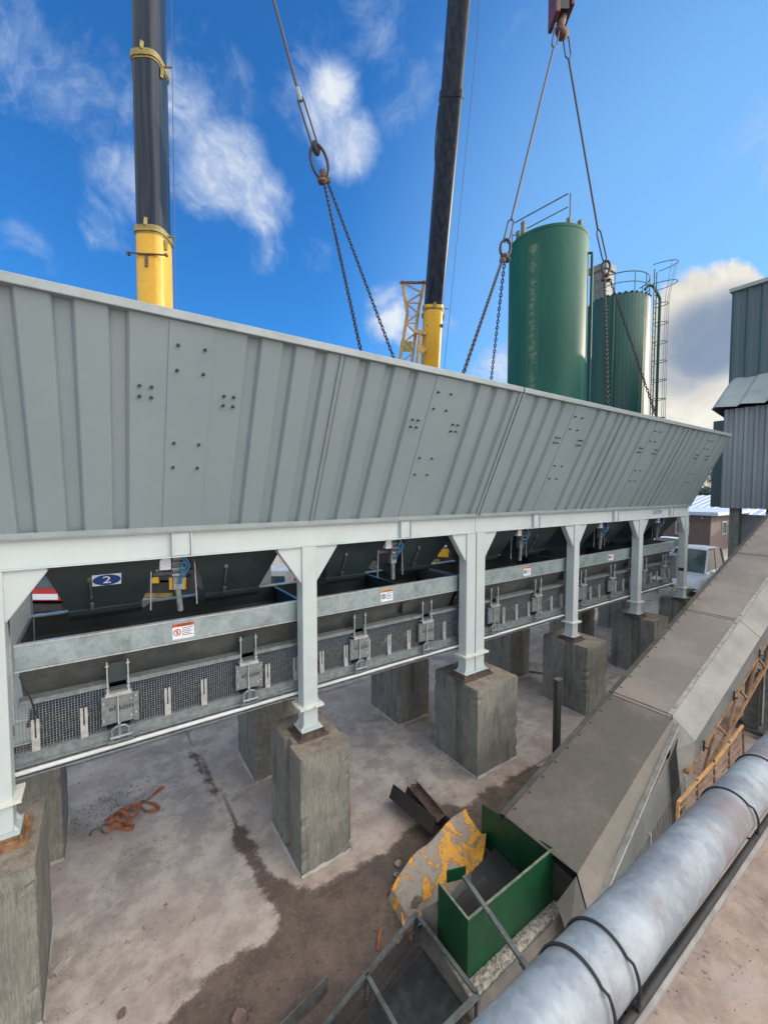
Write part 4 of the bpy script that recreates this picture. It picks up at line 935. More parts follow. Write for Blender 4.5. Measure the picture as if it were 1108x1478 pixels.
# ------------------------------------------------------------------ mobile cranes
def section(m, a, b, w, h, n=20):                                   # rounded boom section between two points, flat sides, round belly
    a, b = Vector(a), Vector(b); d = (b-a).normalized(); s = rt.copy(); s = (s-d*s.dot(d)).normalized(); f = d.cross(s)
    pf = []
    for k in range(n):
        t = 2*math.pi*k/n; c, q = math.cos(t), math.sin(t); e = .55
        pf.append((math.copysign(abs(c)**e, c)*w/2, math.copysign(abs(q)**e, q)*h/2))
    L0 = [a+s*x+f*y for x, y in pf]; L1 = [b+s*x+f*y for x, y in pf]; m.frustum(L0, L1)
    m.add(L0, [tuple(range(n))]); m.add(L1, [tuple(range(n))]); return m
def crane(loc, base, pts, label, cabcol='boomyellow', body=True, heading=0.):
    """pts: list of (point, width, mat); sections run between successive points"""
    o = thing('mobile_crane', loc, label, 'crane')
    for i in range(len(pts)-1):
        p, w, mat, cl = pts[i]; q = pts[i+1][0]
        m = MB(); section(m, p, q, w, w*1.15); b = m.build('boom_section', mat, o, smooth=True)
        if cl:
            d = (q-p).normalized(); m = MB(); section(m, q-d*.25, q+d*.05, w*1.17, w*1.3); m.build('collar', 'collar', b, smooth=True)
            s = (rt-d*rt.dot(d)).normalized(); f = d.cross(s); m = MB()
            for a_ in (-.2, .15): m.bar(q+s*w*a_-f*w*.7 if f.dot(CP-q) < 0 else q+s*w*a_+f*w*.7, q+s*w*a_+d*.3+(f*w*.68 if f.dot(CP-q) > 0 else -f*w*.68), .12, .12)
            m.bar(q+s*w*.6, q+s*w*.82, .07, .07); m.build('rope_guide', 'collar', b)
    m = MB(); B_ = Vector(loc); hx = Vector((math.cos(heading), math.sin(heading), 0)); hy = Vector((-hx.y, hx.x, 0))
    def bx(m, x0, x1, y0, y1, z0, z1): 
        P = [B_+hx*x+hy*y+Vector((0, 0, z)) for z in (z0, z1) for x, y in ((x0, y0), (x1, y0), (x1, y1), (x0, y1))]
        m.add(P, [(0,3,2,1),(4,5,6,7),(0,1,5,4),(1,2,6,5),(2,3,7,6),(3,0,4,7)])
    bx(m, -5.5, 5.5, -1.25, 1.25, .9, 1.5); m.build('carrier', 'black', o)
    for x, w_, z0, z1, mt in ((-1.6, .5, 1.52, 1.95, 'boomyellow'), (-.9, .35, 1.3, 1.8, 'boomyellow'), (-.3, .8, 1.5, 2.0, 'boomyellow'), (.9, .6, 1.25, 1.7, 'boomyellow'), (1.9, .7, 1.0, 1.45, 'inkwhite'), (-2.4, .5, 1.0, 1.3, 'inkwhite'), (-.6, 1.6, .95, 1.1, 'collar')):
        m = MB(); bx(m, x, x+w_, -1.36, -1.26, z0, z1); m.build('locker', mt, o)
    m = MB(); bx(m, 5.6, 7.4, -1.25, 1.25, .7, 2.6); m.build('driver_cab', 'trim', o)
    m = MB(); bx(m, -2.8, 1.2, -1.3, 1.3, 1.6, 2.9); m.build('turntable', 'black', o)
    m = MB(); bx(m, -4.6, -2.9, -1.3, 1.3, 1.7, 3.4); m.build('counterweight', 'black', o)
    m = MB(); bx(m, -.2, 1.9, 1.32, 2.2, 1.6, 3.3); m.build('operator_cab', 'black', o)
    m = MB(); section(m, B_+Vector((0, 0, 2.4)), pts[0][0], pts[0][1]*1.02, pts[0][1]*1.2); m.build('boom_section', 'black', o, smooth=True)
    for x in (-4.4, -2.9, 2.4, 4.0, 5.5):
        for s in (-1, 1):
            c = B_+hx*x+hy*(s*1.05)+Vector((0, 0, .62)); m = MB(); m.tube([c-hy*.2, c+hy*.2], .62, 20); wv = m.build('wheel', 'rubber', o, smooth=True)
            m = MB(); m.tube([c+hy*s*.201, c+hy*s*.21], .3, 16); m.build('rim', 'steelgrey', wv)
    for x in (-5.2, 5.3):
        m = MB(); bx(m, x-.15, x+.15, -3.0, 3.0, .62, .85)
        for s in (-1, 1): bx(m, x-.3, x+.3, s*3-.3, s*3+.3, 0.01, .08); bx(m, x-.08, x+.08, s*2.9-.08, s*2.9+.08, .08, .62)
        m.build('outrigger', 'boomyellow', o)
    return o
b0 = at(225, 450, 16.6); b1 = at(222.5, 338, 16.4); b2 = at(217, 93, 16.0); b3 = at(213.5, -60, 15.8); b4 = at(211, -330, 15.4)
base1 = at(229, 640, 16.9); base1.z = 0
c1 = crane(base1, None, [(b0, 1.05, 'boomyellow', False), (b1, 1.0, 'boomblack', False), (b2, .96, 'boomblack', False), (b4, .9, 'boomblack', False)], 'mobile crane with dark boom and yellow base section, rising behind the nearer grey bin', heading=AZ-math.pi/2+.05)
def collar_at(par, p, d, w):
    s = (rt-d*rt.dot(d)).normalized(); f = d.cross(s); f = f if f.dot(CP-p) > 0 else -f
    m = MB(); section(m, p-d*.22, p, w*1.13, w*1.28)
    section(m, p-d*.30, p-d*.23, w*1.06, w*1.2); c = m.build('collar', 'collar', par, smooth=True)
    m = MB(); m.bar(p-d*.05+f*w*.6, p+d*.25+f*w*.55, .16, .12); m.build('rope_guide', 'collar', c); m = MB(); m.bar(p-d*.35+s*w*.57+f*.2, p-d*.7+s*w*.55+f*.2, .1, .1); m.build('rope_guide', 'collar', c); m = MB(); m.bar(p-d*.35-s*w*.57+f*.2, p-d*.6-s*w*.55+f*.2, .1, .1)
    m.build('rope_guide', 'collar', c); m = MB(); m.bar(p-d*.1+s*w*.55, p-d*.1+s*w*.85, .05, .05); m.build('rope_guide', 'collar', c)
d1 = (b2-b0).normalized()
collar_at(c1, b1, d1, 1.02); collar_at(c1, b2, (b3-b2).normalized(), .98)
s1 = (rt-d1*rt.dot(d1)).normalized(); f1 = d1.cross(s1); f1 = f1 if f1.dot(CP-b0) > 0 else -f1
pq = at(224, 380, 16.5); m = MB(); m.tube([pq-s1*.72+f1*.62+d1*.08, pq-s1*.2+f1*.68, pq+s1*.3+f1*.66, pq+s1*.78+f1*.6], .035, 8); m.bar(pq+f1*.62-d1*.05, pq+f1*.62-d1*.45, .13, .1)
m.bar(pq-s1*.72+f1*.6, pq-s1*.66+f1*.6+d1*.05, .13, .09); m.bar(pq+s1*.72+f1*.6, pq+s1*.80+f1*.6, .12, .09); m.bar(pq-s1*.62+d1*.5, pq-s1*.62-d1*.05, .1, .1); m.bar(pq-s1*.6-d1*.5, pq-s1*.6-d1*.9, .07, .07)
m.build('boom_bracket', 'rustplate', c1)
m = MB(); m.tube([at(254, 450, 16.2), at(249, 120, 15.6), at(243, -300, 15.0)], .014, 6); m.build('hoist_rope', 'rope', c1)
# second crane
e0 = at(620, 540, 24); e1 = at(625, 442, 23); e2 = at(651, 134, 18.6); e3 = at(668, -40, 16.6); e4 = at(690, -330, 14.5)
base2 = at(613, 660, 25); base2.z = 0
c2 = crane(base2, None, [(e0, 1.06, 'boomyellow', False), (e1, 1.0, 'boomblack', False), (e2, .93, 'boomblack', False), (e4, .86, 'boomblack', False)], 'mobile crane with leaning dark boom and a lattice jib, left of the green silos', heading=AZ-math.pi/2-.2)
d2 = (e2-e1).normalized(); collar_at(c2, e1, d2, 1.02)
m = MB(); section(m, e2-d2*.25, e2, 1.06, 1.2); m.build('collar', 'boomblack', c2, smooth=True)
s2 = (rt-d2*rt.dot(d2)).normalized(); f2 = d2.cross(s2); f2 = f2 if f2.dot(CP-e1) > 0 else -f2
pq = at(624, 468, 23.4); m = MB(); m.bar(pq-s2*.4+f2*.63, pq+s2*.5+f2*.63, .22, .14); m.tube([pq+f2*.7-s2*.05, pq+f2*.6-s2*.05], .2, 10); m.bar(pq+f2*.6+d2*.6-s2*.05, pq+f2*.6+d2*.1-s2*.05, .08, .08)
m.bar(pq-d2*2.1-s2*.3+f2*.62, pq-d2*2.1+s2*.3+f2*.62, .05, .05); m.build('boom_bracket', 'rustplate', c2)
m = MB(); m.tube([at(640, 540, 23), at(688, 60, 16.6), at(700, -200, 15)], .012, 6); m.build('hoist_rope', 'rope', c2)
m = MB(); pq = at(630, 185, 19.3); m.tube([e1.lerp(e2, .72)-s2*.5, e1.lerp(e2, .82)-s2*.56, e1.lerp(e2, .95)-s2*.5], .03, 6); m.build('side_rod', 'rustplate', c2)
# folded lattice jib
jb = MB(); 
def P2(px, py, dd=0): return at(px, py, 23.2+dd)
A0, A1 = P2(577, 520), P2(583, 448); B0, B1 = P2(597, 520), P2(601, 450)
chord = [[P2(576, 524, k*.9), P2(588, 452, k*.7), P2(581, 408, k*1.1)] for k in (0, 1)]+[[P2(594, 524, k*.9), P2(603, 452, k*.7), P2(612, 408, k*1.1)] for k in (0, 1)]
for c in chord:
    for a, b in zip(c, c[1:]): jb.bar(a, b, .13, .13)
jb.build('jib_chord', 'lattice', c2)
jb = MB()
def lerpc(c, t): return c[0].lerp(c[1], t*1.6) if t < .625 else c[1].lerp(c[2], (t-.625)/.375)
nb = 8
for (i, j_) in ((0, 2), (1, 3), (0, 1), (2, 3)):
    for k in range(nb):
        a, b = lerpc(chord[i], k/nb), lerpc(chord[j_], (k+1)/nb)
        if k % 2: a, b = lerpc(chord[j_], k/nb), lerpc(chord[i], (k+1)/nb)
        jb.bar(a, b, .075, .075)
        if k % 2 == 0: jb.bar(lerpc(chord[i], k/nb), lerpc(chord[j_], k/nb), .05, .05)
jb.build('jib_lacing', 'lattice', c2)
jb = MB()
for c in chord: jb.rock(c[2], .2)
jb.bar(chord[0][2], chord[2][2], .1, .12); jb.bar(chord[1][2], chord[3][2], .1, .12); jb.build('jib_head', 'scrapbrown', c2)
jb = MB(); jb.bar(P2(578, 500), P2(594, 500), .06, .55); jb.build('jib_panel', 'collar', c2)
jb = MB(); jb.bar(P2(602, 524, -.3), P2(606, 478, -.3), .14, .14); jb.bar(P2(598, 478, -.3), P2(615, 482, -.3), .18, .2); jb.bar(P2(604, 498, -.3), P2(612, 508, -.3), .12, .3); jb.build('jib_mount', 'lattice', c2)

# ------------------------------------------------------------------ slings, chains, hook block (crane hooks hang over the bin centreline y = 6.3)
def chain(m, a, b, wire=.011, link=.075):
    a, b = Vector(a), Vector(b); d = (b-a); n = max(2, int(d.length/(link*.78))); dn = d.normalized()
    u = dn.cross(Vector((0, 0, 1))).normalized(); v = dn.cross(u)
    for k in range(n):
        c = a+d*((k+.5)/n); w = u if k % 2 else v; pts = []
        for q in range(8):
            t = 2*math.pi*q/8; pts.append(c+dn*math.cos(t)*link*.5+w*math.sin(t)*link*.27)
        m.tube(pts, wire, 4, closed=True)
def twin(m, a, b, r, gap):
    a, b = Vector(a), Vector(b); d = (b-a).normalized(); s = d.cross(fw).normalized()
    m.tube([a, a.lerp(b, .12)+s*gap, a.lerp(b, .9)+s*gap, b+s*gap*.4], r, 6); m.tube([a, a.lerp(b, .12)-s*gap, a.lerp(b, .9)-s*gap, b-s*gap*.4], r, 6)
def oval(m, c, d, w, l, r, n=20):
    d = d.normalized(); s = d.cross(fw).normalized(); m.tube([c+d*math.cos(2*math.pi*k/n)*l+s*math.sin(2*math.pi*k/n)*w for k in range(n)], r, 8, closed=True)
YC = 6.3
def H_(px, py): return hit(px, py, 1, YC)
# sling over the nearer bin
sl = thing('chain_sling', H_(467, 262), 'wire rope sling with oval ring and two chains lowering the nearer bin', 'lifting sling')
top, fer, low = H_(352, -160), H_(431, 135), H_(456, 214)
m = MB(); m.tube([top, fer], .022, 8); twin(m, fer, low, .016, .045); m.build('wire_rope', 'rope', sl, smooth=True)
m = MB(); m.tube([H_(429, 127), H_(434, 146)], .036, 8); m.build('ferrule', 'zinc', sl, smooth=True)
m = MB(); m.tube([H_(453, 206), H_(456, 216), H_(459, 222)], [.035, .045, .03], 8); oval(m, H_(456, 214), H_(459, 225)-H_(454, 204), .05, .10, .016); m.build('thimble', 'chain', sl, smooth=True)
m = MB(); oval(m, H_(461, 234), H_(466, 250)-H_(457, 218), .125, .25, .024, 28); m.build('master_ring', 'chain', sl, smooth=True)
m = MB(); cc = H_(467, 256); m.tube([H_(465, 246), cc], .05, 8); m.tube([H_(463, 262), H_(473, 259)], .055, 10); m.rock(H_(463, 262), .08); m.rock(H_(472, 259), .085); m.build('shackle', 'rustyhook', sl)
for (a, b) in (((468, 266), (521, 508)), ((473, 264), (570, 522))):
    m = MB(); p = H_(*a); q = hit(b[0], b[1], 1, 4.62 if b[0] < 540 else 4.9); chain(m, p, p+(q-p)*1.06, .0095, .075); m.build('chain', 'chain', sl)
# sling over the farther bin
hk = H_(808, 44)
hb = thing('hook_block', hk, 'dark red crane hook block hanging at the top edge', 'hook block')
def blk(px0, px1, py0, py1, y0, y1):
    a, b = H_(px0, py1), H_(px1, py0); m = MB(); m.box(min(a.x, b.x), max(a.x, b.x), YC+y0, YC+y1, min(a.z, b.z), max(a.z, b.z)); return m
sv = rt.copy(); cbk = H_(809, 8); m = MB()
def obox(m, c, w, d, h):
    P = [c+sv*x+Vector((fw.x, fw.y, 0)).normalized()*y+Vector((0, 0, z)) for z in (-h/2, h/2) for x, y in ((-w/2, -d/2), (w/2, -d/2), (w/2, d/2), (-w/2, d/2))]
    m.add(P, [(0,3,2,1),(4,5,6,7),(0,1,5,4),(1,2,6,5),(2,3,7,6),(3,0,4,7)])
sc1 = (hk-CP).dot(fw)/F0                                            # metres per pixel at the hook
obox(m, H_(799.5, -8)-Vector((0, 0, 0)), 6*sc1, .5, 76*sc1); obox(m, H_(821, -14), 5.5*sc1, .5, 70*sc1); m.build('cheek_plate', 'hookblock', hb, bevel=.02)
m = MB(); cs = H_(810, -10); m.tube([cs-fw*.18, cs+fw*.18], 9*sc1, 24); obox(m, H_(810, -2), 15*sc1, .3, 46*sc1); m.build('sheave', 'black', hb, smooth=True)
m = MB(); q = [(811, 22), (811, 30), (808, 36), (807, 44), (811, 50), (815, 49), (817, 43)]; m.tube([H_(*p) for p in q], [.09, .09, .10, .11, .12, .10, .05], 10); m.rock(H_(812, 50), .12); m.build('hook', 'rustyhook', hb, smooth=True)
m = MB()
for dx in (-7, -2, 3, 8): m.tube([H_(810+dx, -20), H_(810+dx*.9, -700)], .014, 6)
m.build('hoist_rope', 'rope', hb)
s2_ = thing('chain_sling', H_(727, 365), 'pair of wire rope slings with chains lowering the farther bin, seen against the silos', 'lifting sling')
m = MB(); twin(m, H_(804, 38), H_(799, 68), .018, .06); m.tube([H_(799, 68), H_(738, 316)], .026, 8); twin(m, H_(738, 316), H_(730, 350), .02, .06)
twin(m, H_(815, 46), H_(820, 84), .018, .07); m.tube([H_(820, 84), H_(862, 330)], .026, 8); twin(m, H_(862, 330), H_(873, 378), .02, .06); m.build('wire_rope', 'rope', s2_, smooth=True)
for (x, y) in ((729, 358), (874, 386)):
    dd = H_(x-2, y+16)-H_(x, y); m = MB(); oval(m, H_(x, y), dd, .11, .20, .032); m.build('master_ring', 'chain', s2_, smooth=True)
    m = MB(); m.rock(H_(x-1, y+12), .13); m.rock(H_(x-4, y+18), .10); m.rock(H_(x+3, y+18), .10); m.build('shackle', 'rustplate', s2_)
for a, b, yb in (((725, 374), (668, 540), 4.7), ((728, 376), (708, 552), 8.0), ((872, 402), (877, 600), 4.8), ((880, 404), (950, 612), 4.9)):
    m = MB(); p = H_(*a); q = hit(b[0], b[1], 1, yb); chain(m, p, p+(q-p)*1.04, .013, .10); m.build('chain', 'chain', s2_)

# ------------------------------------------------------------------ silos
def lathe(c, prof, n=64):
    m = MB(); rows = [[Vector((c[0]+r*math.cos(2*math.pi*k/n), c[1]+r*math.sin(2*math.pi*k/n), z)) for k in range(n+1)] for r, z in prof]; m.sheet(rows); return m
def polar(c, r, a, z): return Vector((c[0]+r*math.cos(a), c[1]+r*math.sin(a), z))
def facing(c): return math.atan2(-c[1], -c[0])                      # angle of the silo side that faces the camera
S1 = at(783.5, 709, 18); R1 = 1.56; Z1 = CAMH+(709-366)/600*18
so = thing('cement_silo', (S1.x, S1.y, 0), 'taller smooth green silo with a pale vertical stain and a top handrail', 'silo', None)
lathe(S1, [(R1, 3.2), (R1, Z1-.12), (R1+.012, Z1-.11), (R1+.012, Z1)], 96).build('shell', 'silo', so, smooth=True)
lathe(S1, [(R1+.012, Z1), (R1*.6, Z1+.26), (.01, Z1+.42)], 64).build('roof', 'railgreen', so, smooth=True)
lathe(S1, [(R1, 3.2), (.3, 1.1), (.3, .9)], 48).build('cone', 'silo', so, smooth=True)
for k in range(4):
    a = math.pi/4+k*math.pi/2; m = MB(); p = polar(S1, R1*.93, a, 0); m.box(p.x-.1, p.x+.1, p.y-.1, p.y+.1, 0, 3.6); m.build('leg', 'silodark', so)
fa = facing(S1)
MT['stain'] = None
def stain_mat():
    m, t, b, v = base_mat('pale cement stain')
    n1 = t.noise(scaled(t, v, (1, 1, 3.0)), 1.6, 8, .7, .5); n2 = t.noise(v, 7, 5, .7)
    am = t.new('ShaderNodeAttribute', attribute_name='mid')
    f = t.math('ADD', t.math('MULTIPLY', am.outputs['Fac'], .55), t.math('ADD', t.math('MULTIPLY', t.math('SUBTRACT', n1, .5), 1.6), t.math('MULTIPLY', t.math('SUBTRACT', n2, .5), .9)))
    colr = t.mix(t.smooth(f, .32, .72, 0, .7), (.003, .080, .056), (.15, .18, .115)); t.link(colr, b.inputs['Base Color']); b.inputs['Roughness'].default_value = .7
    return m
MT['stain'] = stain_mat()
m = MB(); rows = []
for k in range(60):
    z = Z1-.6-(k/59)*11.5; rows.append([polar(S1, R1+.006, fa-.34+q*.17, z) for q in (-1, -.5, 0, .5, 1)])
m.sheet(rows); ob_ = m.build('cement_stain', 'stain', so, smooth=True); ea_ = ob_.data.attributes.new('mid', 'FLOAT', 'POINT')
for i in range(len(ob_.data.vertices)): ea_.data[i].value = (0, .7, 1, .7, 0)[i % 5]
m = MB()
for k in range(5):
    a = fa+.55-k*.35; p = polar(S1, R1-.08, a, Z1)
    if k in (0,): m.tube([p, p+Vector((0, 0, 1.15))], .028, 6)
a0, a1_ = polar(S1, R1-.1, fa+.50, Z1+1.15), polar(S1, R1-.1, fa-1.3, Z1+1.0)
m.tube([a0, a1_], .026, 6); m.tube([a0-Vector((0, 0, .5)), a1_-Vector((0, 0, .5))], .022, 6); m.tube([a1_, a1_-Vector((0, 0, 1.0))], .028, 6); m.build('handrail', 'railgreen', so)
m = MB()
for a, h in ((fa-.9, .34), (fa-.70, .55), (fa+.55, .25), (fa+.95, .28)):
    m = MB(); p = polar(S1, R1-.12, a, Z1); m.box(p.x-.08, p.x+.08, p.y-.08, p.y+.08, Z1-.05, Z1+h); m.build('roof_fitting', 'railgreen', so)
m = MB(); pa = polar(S1, R1+.13, fa+1.42, 0); pts = [Vector((pa.x, pa.y, 1)), Vector((pa.x, pa.y, Z1-1.0)), Vector((pa.x-.05, pa.y-.02, Z1-.75))]
q = polar(S1, R1-.05, fa+1.42, Z1-.7); m.tube(pts+[q], .055, 10); m.build('fill_pipe', 'silodark', so, smooth=True)

S2 = at(884, 709, 23.0); R2 = 1.48; Z2 = CAMH+(709-446)/600*23.0
so2 = thing('cement_silo', (S2.x, S2.y, 0), 'shorter weathered green silo with filter box, guard rail and caged ladder', 'silo', None)
lathe(S2, [(R2, 3.2), (R2, Z2)], 96).build('shell', 'silodark', so2, smooth=True)
lathe(S2, [(R2, Z2), (.01, Z2+.25)], 48).build('roof', 'railgreen', so2, smooth=True)
lathe(S2, [(R2, 3.2), (.3, 1.2), (.3, 1.0)], 48).build('cone', 'silodark', so2, smooth=True)
for k in range(4):
    a = math.pi/4+k*math.pi/2; m = MB(); p = polar(S2, R2*.93, a, 0); m.box(p.x-.1, p.x+.1, p.y-.1, p.y+.1, 0, 3.6); m.build('leg', 'silodark', so2)
fb = facing(S2)
m = MB()
for k in range(26):
    a = fb-1.55+k*.124; m.bar(polar(S2, R2-.012, a, 3.2), polar(S2, R2-.012, a, Z2-.02), .03, .03)
m.build('shell_rib', 'silodark', so2)
m = MB()
for zz, rr_ in ((Z2+1.05, .028), (Z2+.55, .022)):
    m.tube([polar(S2, R2-.05, fb-.9+k*.13, zz) for k in range(26)], rr_, 6)
for k in (1, 6, 11, 15, 19, 24): p = polar(S2, R2-.05, fb-.9+k*.13, Z2); m.tube([p, p+Vector((0, 0, 1.05))], .024, 6)
m.build('guard_rail', 'railgreen', so2)
m = MB()
for k in range(15):
    a = fb-1.3+k*.19; p = polar(S2, R2-.02, a, Z2+.02); m.rock(p, .10)
m.build('roof_clamp', 'silodark', so2)
m = MB(); p = polar(S2, R2*.62, fb-1.05, Z2); m.box(p.x-.42, p.x+.42, p.y-.42, p.y+.42, Z2-.05, Z2+1.7); m.build('filter_body', 'convskirt', so2)
m = MB(); m.box(p.x-.5, p.x+.5, p.y-.5, p.y+.5, Z2+1.6, Z2+1.95); m.build('filter_hood', 'pcol', so2, bevel=.03)
m = MB(); pa = polar(S2, R2+.09, fb-.12, 0); m.tube([(pa.x, pa.y, 1.2), (pa.x, pa.y, Z2+.1), tuple(polar(S2, R2-.3, fb-.12, Z2+.2))], .06, 10); m.build('fill_pipe', 'silodark', so2, smooth=True)
pa = polar(S2, R2+.42, fb+1.45, 0); q1 = polar(S2, R2-.2, fb+1.2, 0)
m = MB(); m.tube([(pa.x, pa.y, 1.2), (pa.x, pa.y, Z2-.2)]+[tuple(Vector((pa.x, pa.y, 0)).lerp(Vector((q1.x, q1.y, 0)), t)+Vector((0, 0, Z2-.2+.75*math.sin(t*math.pi*.75)))) for t in (.12, .3, .5, .75, 1)], .075, 12); m.build('delivery_pipe', 'silodark', so2, smooth=True)
lc = polar(S2, R2+.55, fb+1.25, 0); dirl = (lc-Vector((S2.x, S2.y, 0))).normalized(); tl = Vector((-dirl.y, dirl.x, 0))
lad = MB()
for s in (-.2, .2): b_ = lc-dirl*.3+tl*s; lad.bar((b_.x, b_.y, 1.0), (b_.x, b_.y, Z2+1.15), .05, .02)
z = 1.2
while z < Z2+1: a_ = lc-dirl*.3-tl*.2; b_ = lc-dirl*.3+tl*.2; lad.tube([(a_.x, a_.y, z), (b_.x, b_.y, z)], .013, 5); z += .3
lad.build('ladder', 'railgreen', so2)
cg = MB(); z = 4.0
while z < Z2+1.4:
    big = 1.55 if z > Z2-.2 else 1; cg.tube([Vector((lc.x, lc.y, z))-dirl*.3+dirl*(.62*big*math.sin(math.pi*k/12))+tl*(.30*big*math.cos(math.pi*k/12)) for k in range(13)], .02, 5); z += .95
for t in (.3, .5, .7): 
    o_ = -dirl*.3+dirl*(.62*math.sin(math.pi*t))+tl*(.30*math.cos(math.pi*t)); big = -dirl*.3+dirl*(.95*math.sin(math.pi*t))+tl*(.46*math.cos(math.pi*t))
    cg.tube([Vector((lc.x, lc.y, 4))+o_, Vector((lc.x, lc.y, Z2-.4))+o_, Vector((lc.x, lc.y, Z2+1.3))+big], .014, 5)
cg.build('ladder_cage', 'railgreen', so2)

# ------------------------------------------------------------------ corrugated plant building on the right
BX = 20.0
bo = thing('plant_building', (BX+3, 2, 0), 'tall grey corrugated plant building with a stepped dark tower at the right edge', 'building')
yl = hit(1040, 700, 0, BX).y; zb = hit(1040, 733, 0, BX).z; ze = hit(1030, 592, 0, BX).z
yt = hit(1053, 500, 0, BX+1.7).y; ztop = hit(1053, 424, 0, BX+1.7).z; zmid = hit(1053, 548, 0, BX+1.7).z
def corr(m, x, y0, y1, z0, z1, p=.30, d=.09, z1b=None):
    pts = []; y = y0; k = 0
    while y > y1:
        pts += [(x, y), (x-d, y-p*.2), (x-d, y-p*.45), (x, y-p*.62)]; y -= p
    pts.append((x, y)); m.sheet([[(a, b, z0) for a, b in pts], [(a, b, z1) for a, b in pts]]); return m
YR = -16
corr(MB(), BX, yl, YR, zb, ze-.05).build('wall_cladding', 'clad', bo)
m = MB(); m.box(BX+.02, BX+12, YR, yl-.02, zb, ze-.1); m.build('lower_block', 'clad', bo)
m = MB(); yo_ = hit(1028, 700, 0, BX+1.2).y; m.box(BX+1.0, BX+6, yl-.5, yo_, zb, ze-.3); m.build('side_annex', 'cladtop', bo)
m = MB(); pts = []; y = yl+.30; 
while y > YR: pts += [(y), (y-.10), (y-.16), (y-.75)]; y -= .78
m.sheet([[(BX-.35, q, ze-.02+(.07 if i % 4 in (1, 2) else 0)) for i, q in enumerate(pts)], [(BX+1.75, q, zmid+(.07 if i % 4 in (1, 2) else 0)) for i, q in enumerate(pts)]]); m.build('skirt_roof', 'cladroof', bo)
m = MB(); m.add([(BX-.35, yl+.30, ze-.02), (BX+1.75, yl+.3, zmid), (BX+1.75, yl+.3, ze-.3)], [(0, 1, 2)]); m.build('verge', 'clad', bo)
corr(MB(), BX+1.7, yt, YR, zmid-.4, ztop, .45, .05).build('tower_cladding', 'cladtop', bo)
m = MB(); m.box(BX+1.72, BX+12, YR, yt-.01, ze-.5, ztop-.02); m.build('tower_block', 'cladtop', bo)
m = MB(); m.box(BX+1.55, BX+12.2, YR, yt+.06, ztop, ztop+.14); m.build('tower_cap', 'cladroof', bo)
m = MB()
for yy in (yl-.4, yl-3.5, yl-6.6, yl-10, yl-14):
    for xx in (BX+.3, BX+5, BX+11): m = MB(); m.box(xx-.15, xx+.15, yy-.15, yy+.15, 0, zb); m.build('leg', 'pcol', bo)
for yy in (yl-.4, yl-3.5): m = MB(); m.bar((BX+.3, yy, .3), (BX+.3, yy-3.1, zb-.2), .1, .1); m.build('brace', 'pcol', bo)
m = MB(); m.box(BX+1.5, BX+11, YR, 1.5, 0, zb-.01); m.box(BX+4, BX+11, 1.52, yl-1.0, 0, zb-.01); m.build('base_wall', 'scrapblack', bo)

# ------------------------------------------------------------------ brick office building with pale roofs
bk = at(1027, 709, 34)
bb = thing('brick_building', (bk.x, bk.y, 0), 'low dark brick office with a white window and pale flat roof beyond the white cars', 'building')
bx0 = bk.x; by0 = bk.y
yb_ = by0+9; zt = CAMH-(744-709)/600*34
m = MB(); m.box(bx0, bx0+10, by0, yb_+3, 0, zt); m.build('wall', 'brick', bb)
m = MB(); m.box(bx0-.5, bx0+10.5, by0-.6, yb_+3.4, zt+.002, zt+.28); m.build('fascia', 'roofwhite', bb)
for (yy, zz) in ((by0+2.0, 1.3), (by0+5.2, 1.3), (by0+8.5, 1.3)):
    m = MB(); m.box(bx0-.06, bx0-.002, yy-.5, yy+.5, zz, zz+1.1); w = m.build('window', 'trim', bb)
    m = MB(); m.box(bx0-.07, bx0-.061, yy-.43, yy-.03, zz+.07, zz+1.03); m.box(bx0-.07, bx0-.061, yy+.03, yy+.43, zz+.07, zz+1.03); m.build('pane', 'glass', w)
for xx in (bx0+3.0, bx0+6.5):
    m = MB(); m.box(xx-.5, xx+.5, by0-.06, by0-.002, 1.3, 2.4); w = m.build('window', 'trim', bb)
    m = MB(); m.box(xx-.43, xx-.03, by0-.07, by0-.061, 1.37, 2.33); m.box(xx+.03, xx+.43, by0-.07, by0-.061, 1.37, 2.33); m.build('pane', 'glass', w)
m = MB(); m.rock((bx0-.05, by0+.6, zt-.25), .12); m.build('wall_lamp', 'trim', bb)
sk0 = at(1000, 709, 44); zr1 = CAMH-(738-709)/600*44; zr2 = CAMH-(719-709)/600*50
wb = thing('storage_shed', (sk0.x, sk0.y, 0), 'long low shed with a pale blue white sheet roof behind the brick office', 'shed')
m = MB(); m.box(sk0.x-3, sk0.x+9, sk0.y-9, sk0.y+16, 0, zr1-.05); m.build('wall', 'clad', wb)
m = MB()
for k in range(40):
    y0 = sk0.y-9.5+k*.66; m.add([(sk0.x-3.6, y0, zr1), (sk0.x-3.6, y0+.6, zr1+.01), (sk0.x+6, y0+.6, zr2+.35), (sk0.x+6, y0, zr2+.34)], [(0, 1, 2, 3)]); m.add([(sk0.x-3.6, y0+.6, zr1+.01), (sk0.x-3.6, y0+.66, zr1+.07), (sk0.x+6, y0+.66, zr2+.41), (sk0.x+6, y0+.6, zr2+.35)], [(0, 1, 2, 3)])
m.build('roof', 'roofwhite', wb)
gs = at(1010, 709, 70); m = MB(); z0 = CAMH-(716-709)/600*70; m.prism([(gs.x, gs.y-16, 0), (gs.x, gs.y+30, 0), (gs.x, gs.y+30, 4.6), (gs.x, gs.y-16, 4.6)], (14, 0, 0)); m.build
gso = thing('green_shed', (gs.x, gs.y, 0), 'green sheet metal shed far behind, only its top edge in view', 'shed'); m.build('wall', 'silodark', gso)
